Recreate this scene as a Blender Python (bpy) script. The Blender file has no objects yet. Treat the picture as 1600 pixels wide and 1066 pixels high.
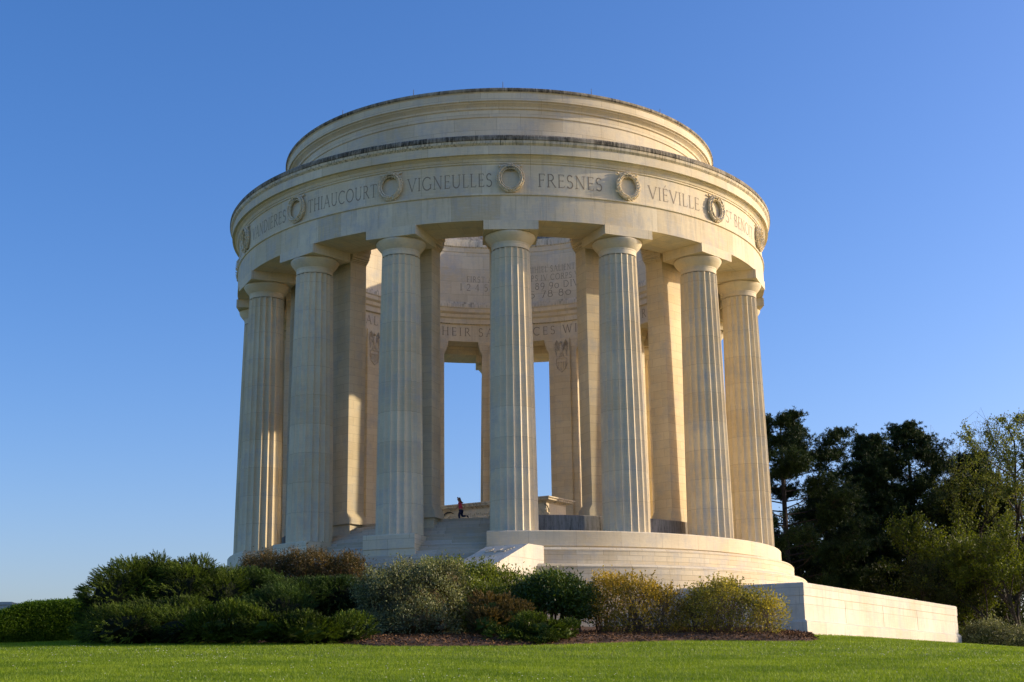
import bpy, math, random
import numpy as np
from mathutils import Vector
rng = np.random.default_rng(7); random.seed(7)
R_ = math.radians; PI = math.pi
S = bpy.context.scene; COL = S.collection
FF, PITCH, ROLL, YAW, CD, CH = 2175.08, .2446, .0143, .0075, 78.7367, -6.9777   # camera found from the photo
SUN_AZ, SUN_EL = 99.2, 17.4      # azimuth from -Y turning to +X
A0 = 1.92                         # bearing of the front column
AX = R_(-31.83); UV_ = np.array([math.sin(AX), -math.cos(AX)]); NV = np.array([math.cos(AX), math.sin(AX)])
def nu(n, u): p = n*NV + u*UV_; return float(p[0]), float(p[1])
def at(x, y, d):                  # a point of the place at distance d in front of the camera
    rx = x-800; ry = 533-y
    px = rx*math.cos(ROLL)+ry*math.sin(ROLL); py = -rx*math.sin(ROLL)+ry*math.cos(ROLL)
    dx = px/FF; du = py/FF
    yy = math.cos(PITCH)-du*math.sin(PITCH); Z = math.sin(PITCH)+du*math.cos(PITCH)
    X = dx*math.cos(YAW)+yy*math.sin(YAW); Y = -dx*math.sin(YAW)+yy*math.cos(YAW)
    t = d/Y
    return np.array([X*t, d-CD, CH+Z*t])
def T(x, y):
    rho = np.hypot(x, y)
    z = -4.6-.0648*np.maximum(0, rho-17.)
    return z+.022*np.clip(-x, 0, 30)-.04*np.clip(x-14, 0, 20)

# ------------------------------------------------------------------ materials
MATS = {}
def newmat(name):
    m = bpy.data.materials.new(name); m.use_nodes = True
    nt = m.node_tree; b = nt.nodes['Principled BSDF']; return m, nt, b
def N(nt, t, **k):
    n = nt.nodes.new(t)
    for a, v in k.items(): setattr(n, a, v)
    return n
def mixc(nt, a, b, f, mode='MIX'):
    n = N(nt, 'ShaderNodeMix', data_type='RGBA', blend_type=mode)
    for s, v in ((0, f), (6, a), (7, b)):
        if hasattr(v, 'is_linked') or hasattr(v, 'links'): nt.links.new(v, n.inputs[s])
        else: n.inputs[s].default_value = v if s == 0 else (*v, 1) if len(v) == 3 else v
    return n.outputs[2]
def noise(nt, vec, scale, detail=4, rough=.6, mp=None):
    if mp is not None:
        m = N(nt, 'ShaderNodeMapping'); m.inputs['Scale'].default_value = mp
        nt.links.new(vec, m.inputs['Vector']); vec = m.outputs[0]
    n = N(nt, 'ShaderNodeTexNoise'); n.inputs['Scale'].default_value = scale
    n.inputs['Detail'].default_value = detail; n.inputs['Roughness'].default_value = rough
    nt.links.new(vec, n.inputs['Vector']); return n.outputs['Fac']
def ramp(nt, f, lo, hi, a=0., b=1.):
    n = N(nt, 'ShaderNodeMapRange'); n.inputs[1].default_value = lo; n.inputs[2].default_value = hi
    n.inputs[3].default_value = a; n.inputs[4].default_value = b
    nt.links.new(f, n.inputs[0]); return n.outputs[0]
def bump(nt, b, f, s, d=.02):
    n = N(nt, 'ShaderNodeBump'); n.inputs['Strength'].default_value = s; n.inputs['Distance'].default_value = d
    nt.links.new(f, n.inputs['Height']); nt.links.new(n.outputs[0], b.inputs['Normal'])
def stone(name, base=(.80, .695, .475), bw=1.6, rh=.75, mortar=.012, tint=.10, streak=.12, dirt=0., dirtcol=(.055, .048, .033)):
    m, nt, b = newmat(name)
    uv = N(nt, 'ShaderNodeUVMap').outputs[0]; ob = N(nt, 'ShaderNodeNewGeometry').outputs['Position']
    br = N(nt, 'ShaderNodeTexBrick'); nt.links.new(uv, br.inputs['Vector'])
    br.inputs['Scale'].default_value = 1; br.inputs['Brick Width'].default_value = bw; br.inputs['Row Height'].default_value = rh
    br.inputs['Mortar Size'].default_value = mortar; br.inputs['Mortar Smooth'].default_value = .3
    br.inputs['Color1'].default_value = (1, 1, 1, 1); br.inputs['Color2'].default_value = (1-tint, 1-tint*1.25, 1-tint*1.7, 1)
    br.inputs['Mortar'].default_value = (.62, .58, .52, 1); br.inputs['Bias'].default_value = -.1
    n1 = noise(nt, ob, .35, 5); n2 = noise(nt, uv, 1.0, 5, .65, (5.5, .45, 1)); n3 = noise(nt, uv, 1.0, 6, .7, (1.2, 26, 1)); n4 = noise(nt, ob, 9, 8, .7)
    c = mixc(nt, base, (base[0]*.86, base[1]*.82, base[2]*.76), ramp(nt, n1, .35, .68))
    c = mixc(nt, c, br.outputs['Color'], 1., 'MULTIPLY')
    n5 = noise(nt, ob, .9, 7, .7); g_ = sum(base)/3
    c = mixc(nt, c, (g_*.74, g_*.72, g_*.66), ramp(nt, n5, .48, .70, 0, .7))
    n6 = noise(nt, uv, 1.0, 6, .7, (1.6, .22, 1)); c = mixc(nt, c, (g_*.62, g_*.60, g_*.55), ramp(nt, n6, .54, .74, 0, streak*2.6))
    c = mixc(nt, c, (base[0]*.60, base[1]*.57, base[2]*.52), ramp(nt, n2, .52, .80, 0, streak*3.2))
    c = mixc(nt, c, (base[0]*1.08, base[1]*1.10, base[2]*1.14), ramp(nt, n3, .50, .75, 0, .55))
    c = mixc(nt, c, (base[0]*.72, base[1]*.69, base[2]*.64), ramp(nt, n4, .52, .78, 0, .42))
    if dirt > 0:
        d1 = noise(nt, uv, 1.0, 7, .75, (7.5, .9, 1)); d2 = noise(nt, ob, .55, 5, .75)
        d = ramp(nt, d1, .62-dirt*.32, .78-dirt*.25); d_ = ramp(nt, d2, .34, .58, .28, 1)
        mm = N(nt, 'ShaderNodeMath', operation='MULTIPLY'); nt.links.new(d, mm.inputs[0]); nt.links.new(d_, mm.inputs[1])
        c = mixc(nt, c, dirtcol, mm.outputs[0])
    nt.links.new(c, b.inputs['Base Color']); b.inputs['Roughness'].default_value = .88
    b.inputs['Specular IOR Level'].default_value = .25
    ad = N(nt, 'ShaderNodeMath', operation='MULTIPLY_ADD'); nt.links.new(br.outputs['Fac'], ad.inputs[0]); ad.inputs[1].default_value = -1.2
    nt.links.new(n4, ad.inputs[2]); bump(nt, b, ad.outputs[0], .35, .02)
    return m
def plain(name, c, rough=.8, var=.2, scale=4):
    m, nt, b = newmat(name); p = N(nt, 'ShaderNodeNewGeometry').outputs['Position']
    n = noise(nt, p, scale, 5)
    nt.links.new(mixc(nt, c, tuple(v*(1-var*2) for v in c), ramp(nt, n, .35, .7)), b.inputs['Base Color'])
    b.inputs['Roughness'].default_value = rough; return m
def leafmat(name, c1, c2, trans=.3, rough=.55, spec=.3, tc=None):
    m, nt, b = newmat(name)
    a = N(nt, 'ShaderNodeAttribute'); a.attribute_name = 'tint'
    c = mixc(nt, c1, c2, a.outputs['Fac'])
    nt.links.new(c, b.inputs['Base Color']); b.inputs['Roughness'].default_value = rough; b.inputs['Specular IOR Level'].default_value = spec
    if trans > 0:
        t = N(nt, 'ShaderNodeBsdfTranslucent')
        nt.links.new(mixc(nt, c, (1.25, 1.2, .45) if tc is None else tc, 1., 'MULTIPLY'), t.inputs['Color'])
        x = N(nt, 'ShaderNodeMixShader'); x.inputs[0].default_value = trans
        nt.links.new(b.outputs[0], x.inputs[1]); nt.links.new(t.outputs[0], x.inputs[2])
        nt.links.new(x.outputs[0], nt.nodes['Material Output'].inputs['Surface'])
    return m
M_frieze = stone('limestone_frieze', bw=3.0, rh=40, mortar=.012, tint=.13, streak=.18)
M_arch = stone('limestone_architrave', bw=1.49, rh=40, mortar=.008, tint=.2, streak=.34)
M_plain = stone('limestone_wall', bw=2.2, rh=.9, mortar=.011, tint=.12, streak=.16)
M_pod = stone('limestone_podium', bw=1.3, rh=.24, mortar=.013, tint=.16, streak=.22)
M_col = stone('limestone_column', bw=60, rh=1.46, mortar=.009, tint=.09, streak=.10)
M_pier = stone('limestone_pier', bw=1.05, rh=.43, mortar=.007, tint=.09, streak=.06)
M_weather = stone('limestone_weathered', base=(.62, .54, .39), bw=1.9, rh=40, mortar=.03, tint=.12, streak=.3, dirt=1.0)
M_stain = stone('limestone_stained', bw=1.9, rh=40, mortar=.012, tint=.10, streak=.3, dirt=.42)
M_platform = stone('limestone_algae_dark', base=(.34, .33, .30), bw=2.4, rh=9, mortar=.01, tint=.1, streak=.3, dirt=.45)
M_step = stone('granite_step', base=(.66, .57, .43), bw=2.1, rh=40, mortar=.012, tint=.30, streak=.16)
M_wall = stone('limestone_terrace', base=(.74, .675, .53), bw=2.6, rh=.72, mortar=.012, tint=.14, streak=.26)
M_greywall = stone('grey_limestone', base=(.55, .54, .52), bw=1.8, rh=.5, tint=.05)
M_letter = plain('letter_groove_shade', (.34, .265, .18), .9, .15, 20)  # darker brown paints the shade of cut grooves onto raised strokes
M_lead = plain('bronze_rod', (.12, .12, .12), .5, .1)
M_bronze = plain('bronze_patina', (.035, .04, .035), .5, .2, 20)
M_shield = plain('carved_patina', (.70, .60, .43), .9, .2, 15)

# ------------------------------------------------------------------ mesh building
class MB:
    def __init__(s): s.v = []; s.f = []; s.uv = []; s.mi = []; s.n = 0
    def add(s, V, F, UVs=None, mi=0):
        V = [tuple(map(float, p)) for p in V]; s.v += V
        for k, f in enumerate(F):
            s.f.append(tuple(i+s.n for i in f)); s.mi.append(mi)
            s.uv.append(UVs[k] if UVs else None)
        s.n += len(V)
    def lathe(s, prof, th0=0, th1=360, seg=288, mats=None, close=True, uvr=None, cap=True, uo=0.):
        # prof: closed list of (r,z); theta from -Y to +X
        full = abs(th1-th0) >= 360; n = seg if full else seg+1
        th = [R_(th0+(th1-th0)*i/seg) for i in range(n)]
        m = len(prof); L = [prof[0][1]]
        for i in range(1, m+1):
            a = prof[i-1]; b = prof[i % m]; L.append(L[-1]+math.hypot(a[0]-b[0], a[1]-b[1])*(1 if b[1] >= a[1] else 1))
        V = [(r*math.sin(t), -r*math.cos(t), z) for t in th for r, z in prof]
        for i in range(seg):
            j = (i+1) % n; t0 = R_(th0+(th1-th0)*i/seg); t1 = R_(th0+(th1-th0)*(i+1)/seg)
            for k in range(m if close else m-1):
                k2 = (k+1) % m; rr = uvr or max(prof[k][0], prof[k2][0])
                q = ((i*m+k), (j*m+k), (j*m+k2), (i*m+k2))
                u = [(t0*rr+uo, L[k]), (t1*rr+uo, L[k]), (t1*rr+uo, L[k+1]), (t0*rr+uo, L[k+1])]
                s.add([], [], None)
                s.f.append(tuple(x+s.n for x in q)); s.uv.append(u); s.mi.append(mats[k] if mats else 0)
        if not full and cap:
            for base in (0, (n-1)*m):
                s.f.append(tuple(base+k+s.n for k in range(m))); s.uv.append([p for p in prof]); s.mi.append(0)
        s.v += V; s.n += len(V)
    def box(s, c, h, rot=0, mi=0):
        ca, sa = math.cos(rot), math.sin(rot); V = []
        for z in (-1, 1):
            for x, y in ((-1, -1), (1, -1), (1, 1), (-1, 1)):
                X, Y = x*h[0], y*h[1]; V.append((c[0]+X*ca-Y*sa, c[1]+X*sa+Y*ca, c[2]+z*h[2]))
        F = [(0, 3, 2, 1), (4, 5, 6, 7), (0, 1, 5, 4), (1, 2, 6, 5), (2, 3, 7, 6), (3, 0, 4, 7)]
        s.add(V, F, None, mi)
    def prism(s, pts, z0, z1, mi=0):
        n = len(pts); V = [(x, y, z0) for x, y in pts]+[(x, y, z1) for x, y in pts]
        F = [tuple(range(n))[::-1], tuple(range(n, 2*n))]+[(i, (i+1) % n, n+(i+1) % n, n+i) for i in range(n)]
        s.add(V, F, None, mi)
    def ell(s, c, r, nu_=10, nv=7, mi=0):
        V = [(c[0], c[1], c[2]-r[2])]
        for j in range(1, nv):
            p = -PI/2+PI*j/nv
            for i in range(nu_): t = 2*PI*i/nu_; V.append((c[0]+r[0]*math.cos(p)*math.cos(t), c[1]+r[1]*math.cos(p)*math.sin(t), c[2]+r[2]*math.sin(p)))
        V.append((c[0], c[1], c[2]+r[2])); F = []
        for i in range(nu_):
            i2 = (i+1) % nu_; F.append((0, 1+i2, 1+i)); F.append((len(V)-1, 1+(nv-2)*nu_+i, 1+(nv-2)*nu_+i2))
            for j in range(nv-2): F.append((1+j*nu_+i, 1+j*nu_+i2, 1+(j+1)*nu_+i2, 1+(j+1)*nu_+i))
        s.add(V, F, None, mi)
    def tube(s, P, rad, n=6, mi=0, capend=True):
        P = [np.array(p, float) for p in P]; V = []; m = len(P)
        for i, p in enumerate(P):
            d = P[min(i+1, m-1)]-P[max(i-1, 0)]; d = d/(np.linalg.norm(d)+1e-9)
            a = np.cross(d, (0, 0, 1) if abs(d[2]) < .9 else (1, 0, 0)); a /= np.linalg.norm(a)+1e-9; b = np.cross(d, a)
            r = rad[i] if hasattr(rad, '__len__') else rad
            for k in range(n): t = 2*PI*k/n; V.append(p+r*(a*math.cos(t)+b*math.sin(t)))
        F = [(i*n+k, i*n+(k+1) % n, (i+1)*n+(k+1) % n, (i+1)*n+k) for i in range(m-1) for k in range(n)]
        if capend: F += [tuple(range(n))[::-1], tuple((m-1)*n+k for k in range(n))]
        s.add(V, F, None, mi)
    def mesh(s, name, mats, smooth=None):
        me = bpy.data.meshes.new(name); me.from_pydata(s.v, [], s.f)
        uvl = me.uv_layers.new(name='UVMap'); data = np.zeros((len(me.loops), 2), np.float32)
        V = s.v; li = 0
        for f, u in zip(s.f, s.uv):
            if u is None:
                p = [V[i] for i in f[:3]]
                a = np.subtract(p[1], p[0]); b = np.subtract(p[2], p[0]); n = np.cross(a, b); n /= np.linalg.norm(n)+1e-12
                if abs(n[2]) > .7: u = [(V[i][0], V[i][1]) for i in f]
                else:
                    t = np.array([-n[1], n[0]]); t /= np.linalg.norm(t)+1e-9; u = [(V[i][0]*t[0]+V[i][1]*t[1], V[i][2]) for i in f]
            data[li:li+len(f)] = u; li += len(f)
        uvl.data.foreach_set('uv', data.ravel())
        for m in (mats if isinstance(mats, (list, tuple)) else [mats]): me.materials.append(m)
        me.polygons.foreach_set('material_index', s.mi)
        if smooth is not None:
            me.polygons.foreach_set('use_smooth', [True]*len(s.f)); me.set_sharp_from_angle(angle=R_(smooth))
        me.update(); return me
def link(name, me, parent=None, loc=None, rz=0):
    o = bpy.data.objects.new(name, me); COL.objects.link(o)
    if parent is not None: o.parent = parent
    if loc is not None: o.location = loc
    if rz: o.rotation_euler = (0, 0, rz)
    return o
def tag(o, label, cat, group=None, kind=None):
    if label: o['label'] = label
    if cat: o['category'] = cat
    if group: o['group'] = group
    if kind: o['kind'] = kind
    return o
def empty(name, loc, label, cat, group=None):
    o = bpy.data.objects.new(name, None); COL.objects.link(o); o.location = loc; o.empty_display_size = .3
    return tag(o, label, cat, group)
def fastmesh(name, V, F, tint, mat):
    V = np.asarray(V, np.float32).reshape(-1, 3); F = np.asarray(F, np.int32); k = F.shape[1]; n = F.shape[0]
    me = bpy.data.meshes.new(name); me.vertices.add(len(V)); me.vertices.foreach_set('co', V.ravel())
    me.loops.add(n*k); me.loops.foreach_set('vertex_index', F.ravel())
    me.polygons.add(n); me.polygons.foreach_set('loop_start', np.arange(0, n*k, k, dtype=np.int32))
    me.update(calc_edges=True)
    a = me.attributes.new('tint', 'FLOAT', 'FACE'); a.data.foreach_set('value', np.asarray(tint, np.float32))
    me.materials.append(mat); return me
def nrm(a): return a/(np.linalg.norm(a, axis=-1, keepdims=True)+1e-9)
def leaves(P, D, L, W, tri=False, bend=None):
    """diamond leaves at P along D with length L and width W"""
    n = len(P); D = nrm(D); r = nrm(rng.normal(size=(n, 3))); s = nrm(np.cross(D, r))
    L = np.broadcast_to(np.asarray(L, float), (n,))[:, None]; W = np.broadcast_to(np.asarray(W, float), (n,))[:, None]
    if tri:
        V = np.stack([P-s*W/2, P+s*W/2, P+D*L], 1); return V.reshape(-1, 3), np.arange(3*n).reshape(n, 3)
    V = np.stack([P, P+D*L*.45-s*W/2, P+D*L, P+D*L*.45+s*W/2], 1)
    return V.reshape(-1, 3), np.arange(4*n).reshape(n, 4)
def cat(parts):
    V = []; F = []; o = 0
    for v, f in parts: V.append(v); F.append(f+o); o += len(v)
    return np.concatenate(V), np.concatenate(F)

# ------------------------------------------------------------------ ground
def ground_mesh():
    rs = list(np.linspace(0, 60, 121))+list(np.geomspace(61, 130, 24))+list(np.geomspace(140, 3500, 22)); ns = 240
    V = []; F = []
    for r in rs:
        for i in range(ns):
            t = 2*PI*i/ns; x, y = r*math.sin(t), -r*math.cos(t); V.append((x, y, float(T(x, y))))
    for a in range(len(rs)-1):
        for i in range(ns): j = (i+1) % ns; F.append((a*ns+i, a*ns+j, (a+1)*ns+j, (a+1)*ns+i))
    me = bpy.data.meshes.new('lawn'); me.from_pydata(V, [], F); me.polygons.foreach_set('use_smooth', [True]*len(F)); return me
m, nt, b = newmat('lawn_green'); p = N(nt, 'ShaderNodeNewGeometry').outputs['Position']
n1 = noise(nt, p, .35, 5); n2 = noise(nt, p, 30, 6, .8); n3 = noise(nt, p, 2.2, 5)
c = mixc(nt, (.10, .15, .008), (.17, .20, .010), ramp(nt, n1, .35, .65))
c = mixc(nt, c, (.06, .10, .006), ramp(nt, n3, .45, .7, 0, .8)); c = mixc(nt, c, (.21, .24, .02), ramp(nt, n2, .5, .75, 0, .7))
ln_ = N(nt, 'ShaderNodeVectorMath', operation='LENGTH'); nt.links.new(p, ln_.inputs[0])
c = mixc(nt, c, (.48, .38, .20), ramp(nt, ln_.outputs['Value'], 108, 125)); nt.links.new(c, b.inputs['Base Color']); b.inputs['Roughness'].default_value = .9; bump(nt, b, n2, .8, .05)  # tan outer ground out of view, added to bounce warm light onto shaded stone
me = ground_mesh(); me.materials.append(m); tag(link('lawn', me), 'sloping green lawn on the hilltop', None, None, 'structure')
EDGE = [(-15.5, -20), (-15, -23), (-14, -26.5), (-12.6, -28.2), (-10.3, -29.5), (-7.4, -31.2), (-5.2, -32.6), (-4.1, -34.3), (-2.5, -34.6), (-.6, -33.9), (2.3, -32.8), (4.5, -31.0), (6, -30.0), (7.6, -30.3), (9.2, -30.7), (10.4, -30.0), (11.1, -28.3), (11.5, -25.5), (12.4, -21.5), (13.0, -18.3)]
BACK = [(12.0, -16.6), (8, -13), (0, -14), (-8, -12.5), (-14, -9), (-15.5, -14)]
POLY = np.array(EDGE+BACK)
def inside(x, y, poly=POLY):
    x = np.asarray(x); y = np.asarray(y); r = np.zeros(x.shape, bool); n = len(poly)
    for i in range(n):
        x0, y0 = poly[i]; x1, y1 = poly[(i+1) % n]
        c = ((y0 > y) != (y1 > y)) & (x < (x1-x0)*(y-y0)/((y1-y0) or 1e-9)+x0); r ^= c
    return r
def edgedist(x, y):
    d = np.full(np.shape(x), 1e9)
    for i in range(len(EDGE)-1):
        a = np.array(EDGE[i]); b_ = np.array(EDGE[i+1]); ab = b_-a
        t = np.clip(((x-a[0])*ab[0]+(y-a[1])*ab[1])/(ab@ab), 0, 1)
        d = np.minimum(d, np.hypot(x-a[0]-t*ab[0], y-a[1]-t*ab[1]))
    return d
def bedz(x, y): return T(x, y)+.03+.16*np.clip(edgedist(x, y)/1.6, 0, 1)
gx = np.arange(-22, 14.01, .25); gy = np.arange(-36.5, -4, .25); GX, GY = np.meshgrid(gx, gy)
ins = inside(GX, GY); Z = np.where(ins, bedz(GX, GY)+.05*np.sin(GX*5+np.sin(GY*4))*np.sin(GY*6), T(GX, GY)-.12)
V = np.stack([GX, GY, Z], -1).reshape(-1, 3); nx = len(gx); F = []
for j in range(len(gy)-1):
    for i in range(nx-1):
        if ins[j:j+2, i:i+2].any(): a = j*nx+i; F.append((a, a+1, a+nx+1, a+nx))
M_mulch = plain('bark_mulch', (.105, .048, .018), .95, .3, 14)
me = bpy.data.meshes.new('mulch_bed'); me.from_pydata([tuple(v) for v in V], [], F); me.materials.append(M_mulch)
tag(link('mulch_bed', me), 'dark red brown bark mulch bed under the shrubs', None, None, 'structure')
# chips
n = 60000; P = np.stack([rng.uniform(-9, 13.2, n), rng.uniform(-36.2, -18, n)], 1); P = P[inside(P[:, 0], P[:, 1])]
P = P[edgedist(P[:, 0], P[:, 1]) < 6]; P3 = np.c_[P, bedz(P[:, 0], P[:, 1])+rng.uniform(0, .09, len(P))]
D = rng.normal(size=P3.shape)*(1, 1, .35); V, F = leaves(P3, D, rng.uniform(.05, .14, len(P3)), rng.uniform(.02, .045, len(P3)))
M_chip = leafmat('bark_chip', (.06, .028, .011), (.24, .12, .045), 0, .9)
tag(link('bark_chips', fastmesh('bark_chips', V, F, rng.random(len(F))**1.5, M_chip)), 'loose reddish bark chips scattered over the shrub bed', 'mulch', None, 'stuff')
# grass blades
def wedge(n, d0, d1, half=.46):
    d = np.sqrt(rng.uniform(d0*d0, d1*d1, n)); x = d*rng.uniform(-half, half, n); return x, d-CD
def grass(n, d0, d1, L, W):
    x, y = wedge(n, d0, d1); k = ~inside(x, y); k &= ~((x > 13.2) & (y > -18+(x-13)*1.55)); x, y = x[k], y[k]
    cl = np.sin(x*1.7+np.sin(y*1.1)*2)*np.sin(y*2.3+x*.4)+.8*np.sin(y*1.1+np.sin(x*.35)*2.2+.4*np.sin(x*2.1))*np.cos(x*.55+y*.2)
    P = np.c_[x, y, T(x, y)]; D = rng.normal(size=P.shape)*(.5, .5, .1)+(0, 0, 1)
    V, F = leaves(P, D, L*rng.uniform(.5, 1.4, len(P)), W, tri=True); return V, F, np.clip(.45+.22*cl+rng.normal(0, .25, len(P)), 0, 1)
g = [grass(370000, 19, 36, .055, .013), grass(270000, 36, 58, .06, .016), grass(60000, 56, 84, .08, .03)]
V, F = cat([(a[0], a[1]) for a in g]); M_grass = leafmat('grass_blade', (.095, .18, .006), (.31, .41, .022), .4, .5)
tag(link('grass', fastmesh('grass', V, F, np.concatenate([a[2] for a in g]), M_grass)), 'short mown bright green grass with light and dark tufts', 'grass', None, 'stuff')
# daisies
x, y = wedge(1700, 22, 46); den = np.sin(x*.9+1)*np.sin(y*.7)+np.sin(x*.31+y*.2); k = (~inside(x, y)) & (den+rng.normal(0, .5, len(x)) > .55); x, y = x[k], y[k]
P = np.c_[x, y, T(x, y)+.055]; parts = []
for q in range(5):
    D = np.c_[np.cos(q*1.257+x*9), np.sin(q*1.257+x*9), np.full(len(x), .5)]; parts.append(leaves(P, D, .018, .014))
V, F = cat(parts); M_daisy = leafmat('daisy_petal', (.75, .75, .70), (.8, .8, .78), .2)
tag(link('daisies', fastmesh('daisies', V, F, rng.random(len(F)), M_daisy)), 'tiny white daisies dotted through the lawn', 'flowers', None, 'stuff')

# ------------------------------------------------------------------ the monument
mon = empty('round_memorial', (0, 0, -4.6), 'round open colonnade memorial of cream limestone with fluted columns, carved wreaths and attic ring', 'monument')
OFF = (0, 0, 4.6)
def part(name, mb, mats, parent=mon, smooth=None, label=None, loc=OFF):
    o = link(name, mb.mesh(name, mats, smooth), parent, loc if parent is mon else None)
    if label: o['label'] = label
    return o
# entablature ring: profile counter-clockwise from the inner soffit edge outwards and up
pe = [(11.3, 15.43), (12.75, 15.43), (12.75, 14.88), (15.2, 14.88), (15.2, 16.12), (15.27, 16.15), (15.27, 16.23), (15.18, 16.25), (15.18, 17.74), (15.24, 17.77), (15.24, 17.84), (15.28, 17.86), (15.33, 17.98), (15.44, 18.07),
      (15.46, 18.12), (15.60, 18.12), (15.60, 18.56), (15.64, 18.60), (15.70, 18.66), (15.72, 18.78), (15.76, 18.82), (15.76, 18.97), (15.70, 19.06), (13.4, 19.35), (11.3, 19.35)]
me_ = [4, 4, 4, 1, 0, 0, 0, 0, 0, 0, 0, 0, 0, 0, 0, 0, 3, 3, 3, 2, 2, 2, 2, 2, 0]
o = MB(); o.lathe(pe, seg=384, mats=me_)
ent = part('entablature', o, [M_frieze, M_arch, M_weather, M_stain, M_plain], smooth=28)
pa = [(10.9, 17.6), (10.9, 19.3), (12.1, 19.3), (12.1, 21.50), (12.16, 21.53), (12.16, 21.90), (12.24, 21.94), (12.26, 22.02), (12.36, 22.12), (12.46, 22.17), (12.48, 22.22), (12.58, 22.25), (12.58, 22.66), (12.64, 22.70), (12.70, 22.76), (12.70, 22.86),
      (12.66, 22.90), (11.5, 22.86), (11.02, 22.42), (11.0, 22.30), (11.0, 21.95), (11.08, 21.88), (11.12, 21.60), (11.17, 21.55), (11.17, 18.08), (10.78, 18.00), (10.74, 17.86), (10.74, 17.62), (10.80, 17.56), (10.84, 17.34), (10.98, 17.22), (11.02, 17.02), (11.14, 16.92), (11.16, 16.62), (11.28, 16.58), (11.28, 17.5)]
# trace it so that it does not cross the entablature: inner face sits 2 cm proud of it
pa = [(11.32, 19.36), (12.1, 19.36)]+pa[3:34]+[(11.28, 16.58), (11.32, 16.58)]
mm_ = [0]*len(pa)
for i, (r, z) in enumerate(pa):
    if r > 12.6 and z > 22.65: mm_[i] = 1
    if 10.9 < r < 12.7 and z > 22.2 and r < 12.2: mm_[i] = 1
    if 11.4 < r < 12.2 and z > 22.8: mm_[i] = 1
    if abs(r-11.0) < .03 and z > 21.9: mm_[i] = 2
    if abs(r-10.78) < .06 and z > 17.8: mm_[i] = 2
    if abs(r-11.17) < .01 and z < 18.2: mm_[i] = 2
o = MB(); o.lathe(pa, seg=384, mats=mm_); att = part('attic', o, [M_plain, M_weather, M_stain], smooth=28)
for k in range(16):
    t = R_(A0-.9+22.5*k); r = 12.15; o = MB(); x, y = r*math.sin(t), -r*math.cos(t)
    o.tube([(x, y, 22.84), (x, y, 23.0), (x, y, 23.46)], [.034, .026, .014], 6); o.ell((x, y, 22.9), (.04, .04, .04), 6, 4)
    part('lightning_rod', o, M_lead, att)
# podium tiers: everywhere but across the stair
def tiers(t0, t1, seg):
    o = MB()
    o.lathe([(12.55, -5.2), (15.25-.07, -5.2), (15.25-.07, -.74), (15.25, -.70), (15.25, -.05), (15.20, 0.0), (12.55, 0.0)], t0, t1, seg, mats=[0, 1, 1, 1, 1, 1, 1])
    return part('podium_step', o, [M_pod, M_plain], smooth=30)
tiers(A0-4.95, 299.37, 300)
for rt, zt in ((15.9, -.82), (16.55, -1.60)):
    o = MB(); o.lathe([(15.21, -5.2), (rt, -5.2), (rt-.02, zt-.155), (rt, zt-.15), (rt-.01, zt-.11), (rt-.11, zt-.01), (rt-.18, zt), (15.21, zt)], -3.03+(.0 if rt < 16 else -1.5), 299.4-(.0 if rt < 16 else -1.5), 300); part('podium_step', o, M_pod, smooth=30)
# plinth blocks under the two columns that stand in the stair
for k in (-1, -2):
    c = A0+22.5*k; o = MB(); o.lathe([(12.3, -3.4), (15.20, -3.4), (15.20, -.70), (15.25, -.66), (15.25, -.04), (15.21, 0), (12.3, 0)], c-4.95, c+4.95, 16, mats=[0, 1, 1, 1, 1, 1, 1]); part('column_plinth', o, [M_pod, M_plain], smooth=30)
# the stair, concentric steps
st = None
for i in range(18):
    zt = 1.05-.185*i; ro = 11.5+.355*i
    o = MB(); w = 29.0 if ro < 15.8 else 31.5
    o.lathe([(ro-.50, zt-.6), (ro, zt-.6), (ro, zt-.02), (ro-.015, zt), (ro-.50, zt)], math.degrees(AX)-w, math.degrees(AX)+w, 90, uo=i*3.37+(i%3)*.9)
    x = part('stair_step', o, M_step, smooth=30)
# floor and inner platform
o = MB(); o.lathe([(.0, .2), (11.02, .2), (11.02, 1.046), (0, 1.046)], seg=192, close=False); part('floor', o, M_platform)
o = MB(); o.lathe([(11.03, -.5), (12.53, -.5), (12.53, 1.0), (12.49, 1.04), (11.03, 1.04)], A0-3.6, 299.0, 240); part('platform_kerb', o, M_platform, smooth=30)
for k in (-1, -2):
    c = A0+22.5*k; o = MB(); o.lathe([(11.03, -2.), (12.29, -2.), (12.29, 1.04), (11.03, 1.04)], c-4.6, c+4.6, 12); part('platform_kerb', o, M_plain, smooth=30)
# stair cheeks with sloping tops
def cheek(n0, n1):
    o = MB(); prof = [(12.6, -5.2), (12.6, -.79), (13.93, -.79), (16.3, -1.71), (21.5, -3.80), (22.2, -3.9), (22.2, -5.6), (12.6, -5.6)]
    V = [(*nu(n0, u), z) for u, z in prof]+[(*nu(n1, u), z) for u, z in prof]; n = len(prof)
    o.add(V, [tuple(range(n)), tuple(range(2*n-1, n-1, -1))]+[(i, n+i, n+(i+1) % n, (i+1) % n) for i in range(n)])
    c = part('stair_cheek', o, M_wall); return c
ck = cheek(7.68, 9.89); cheek(-9.89, -7.68)
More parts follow.
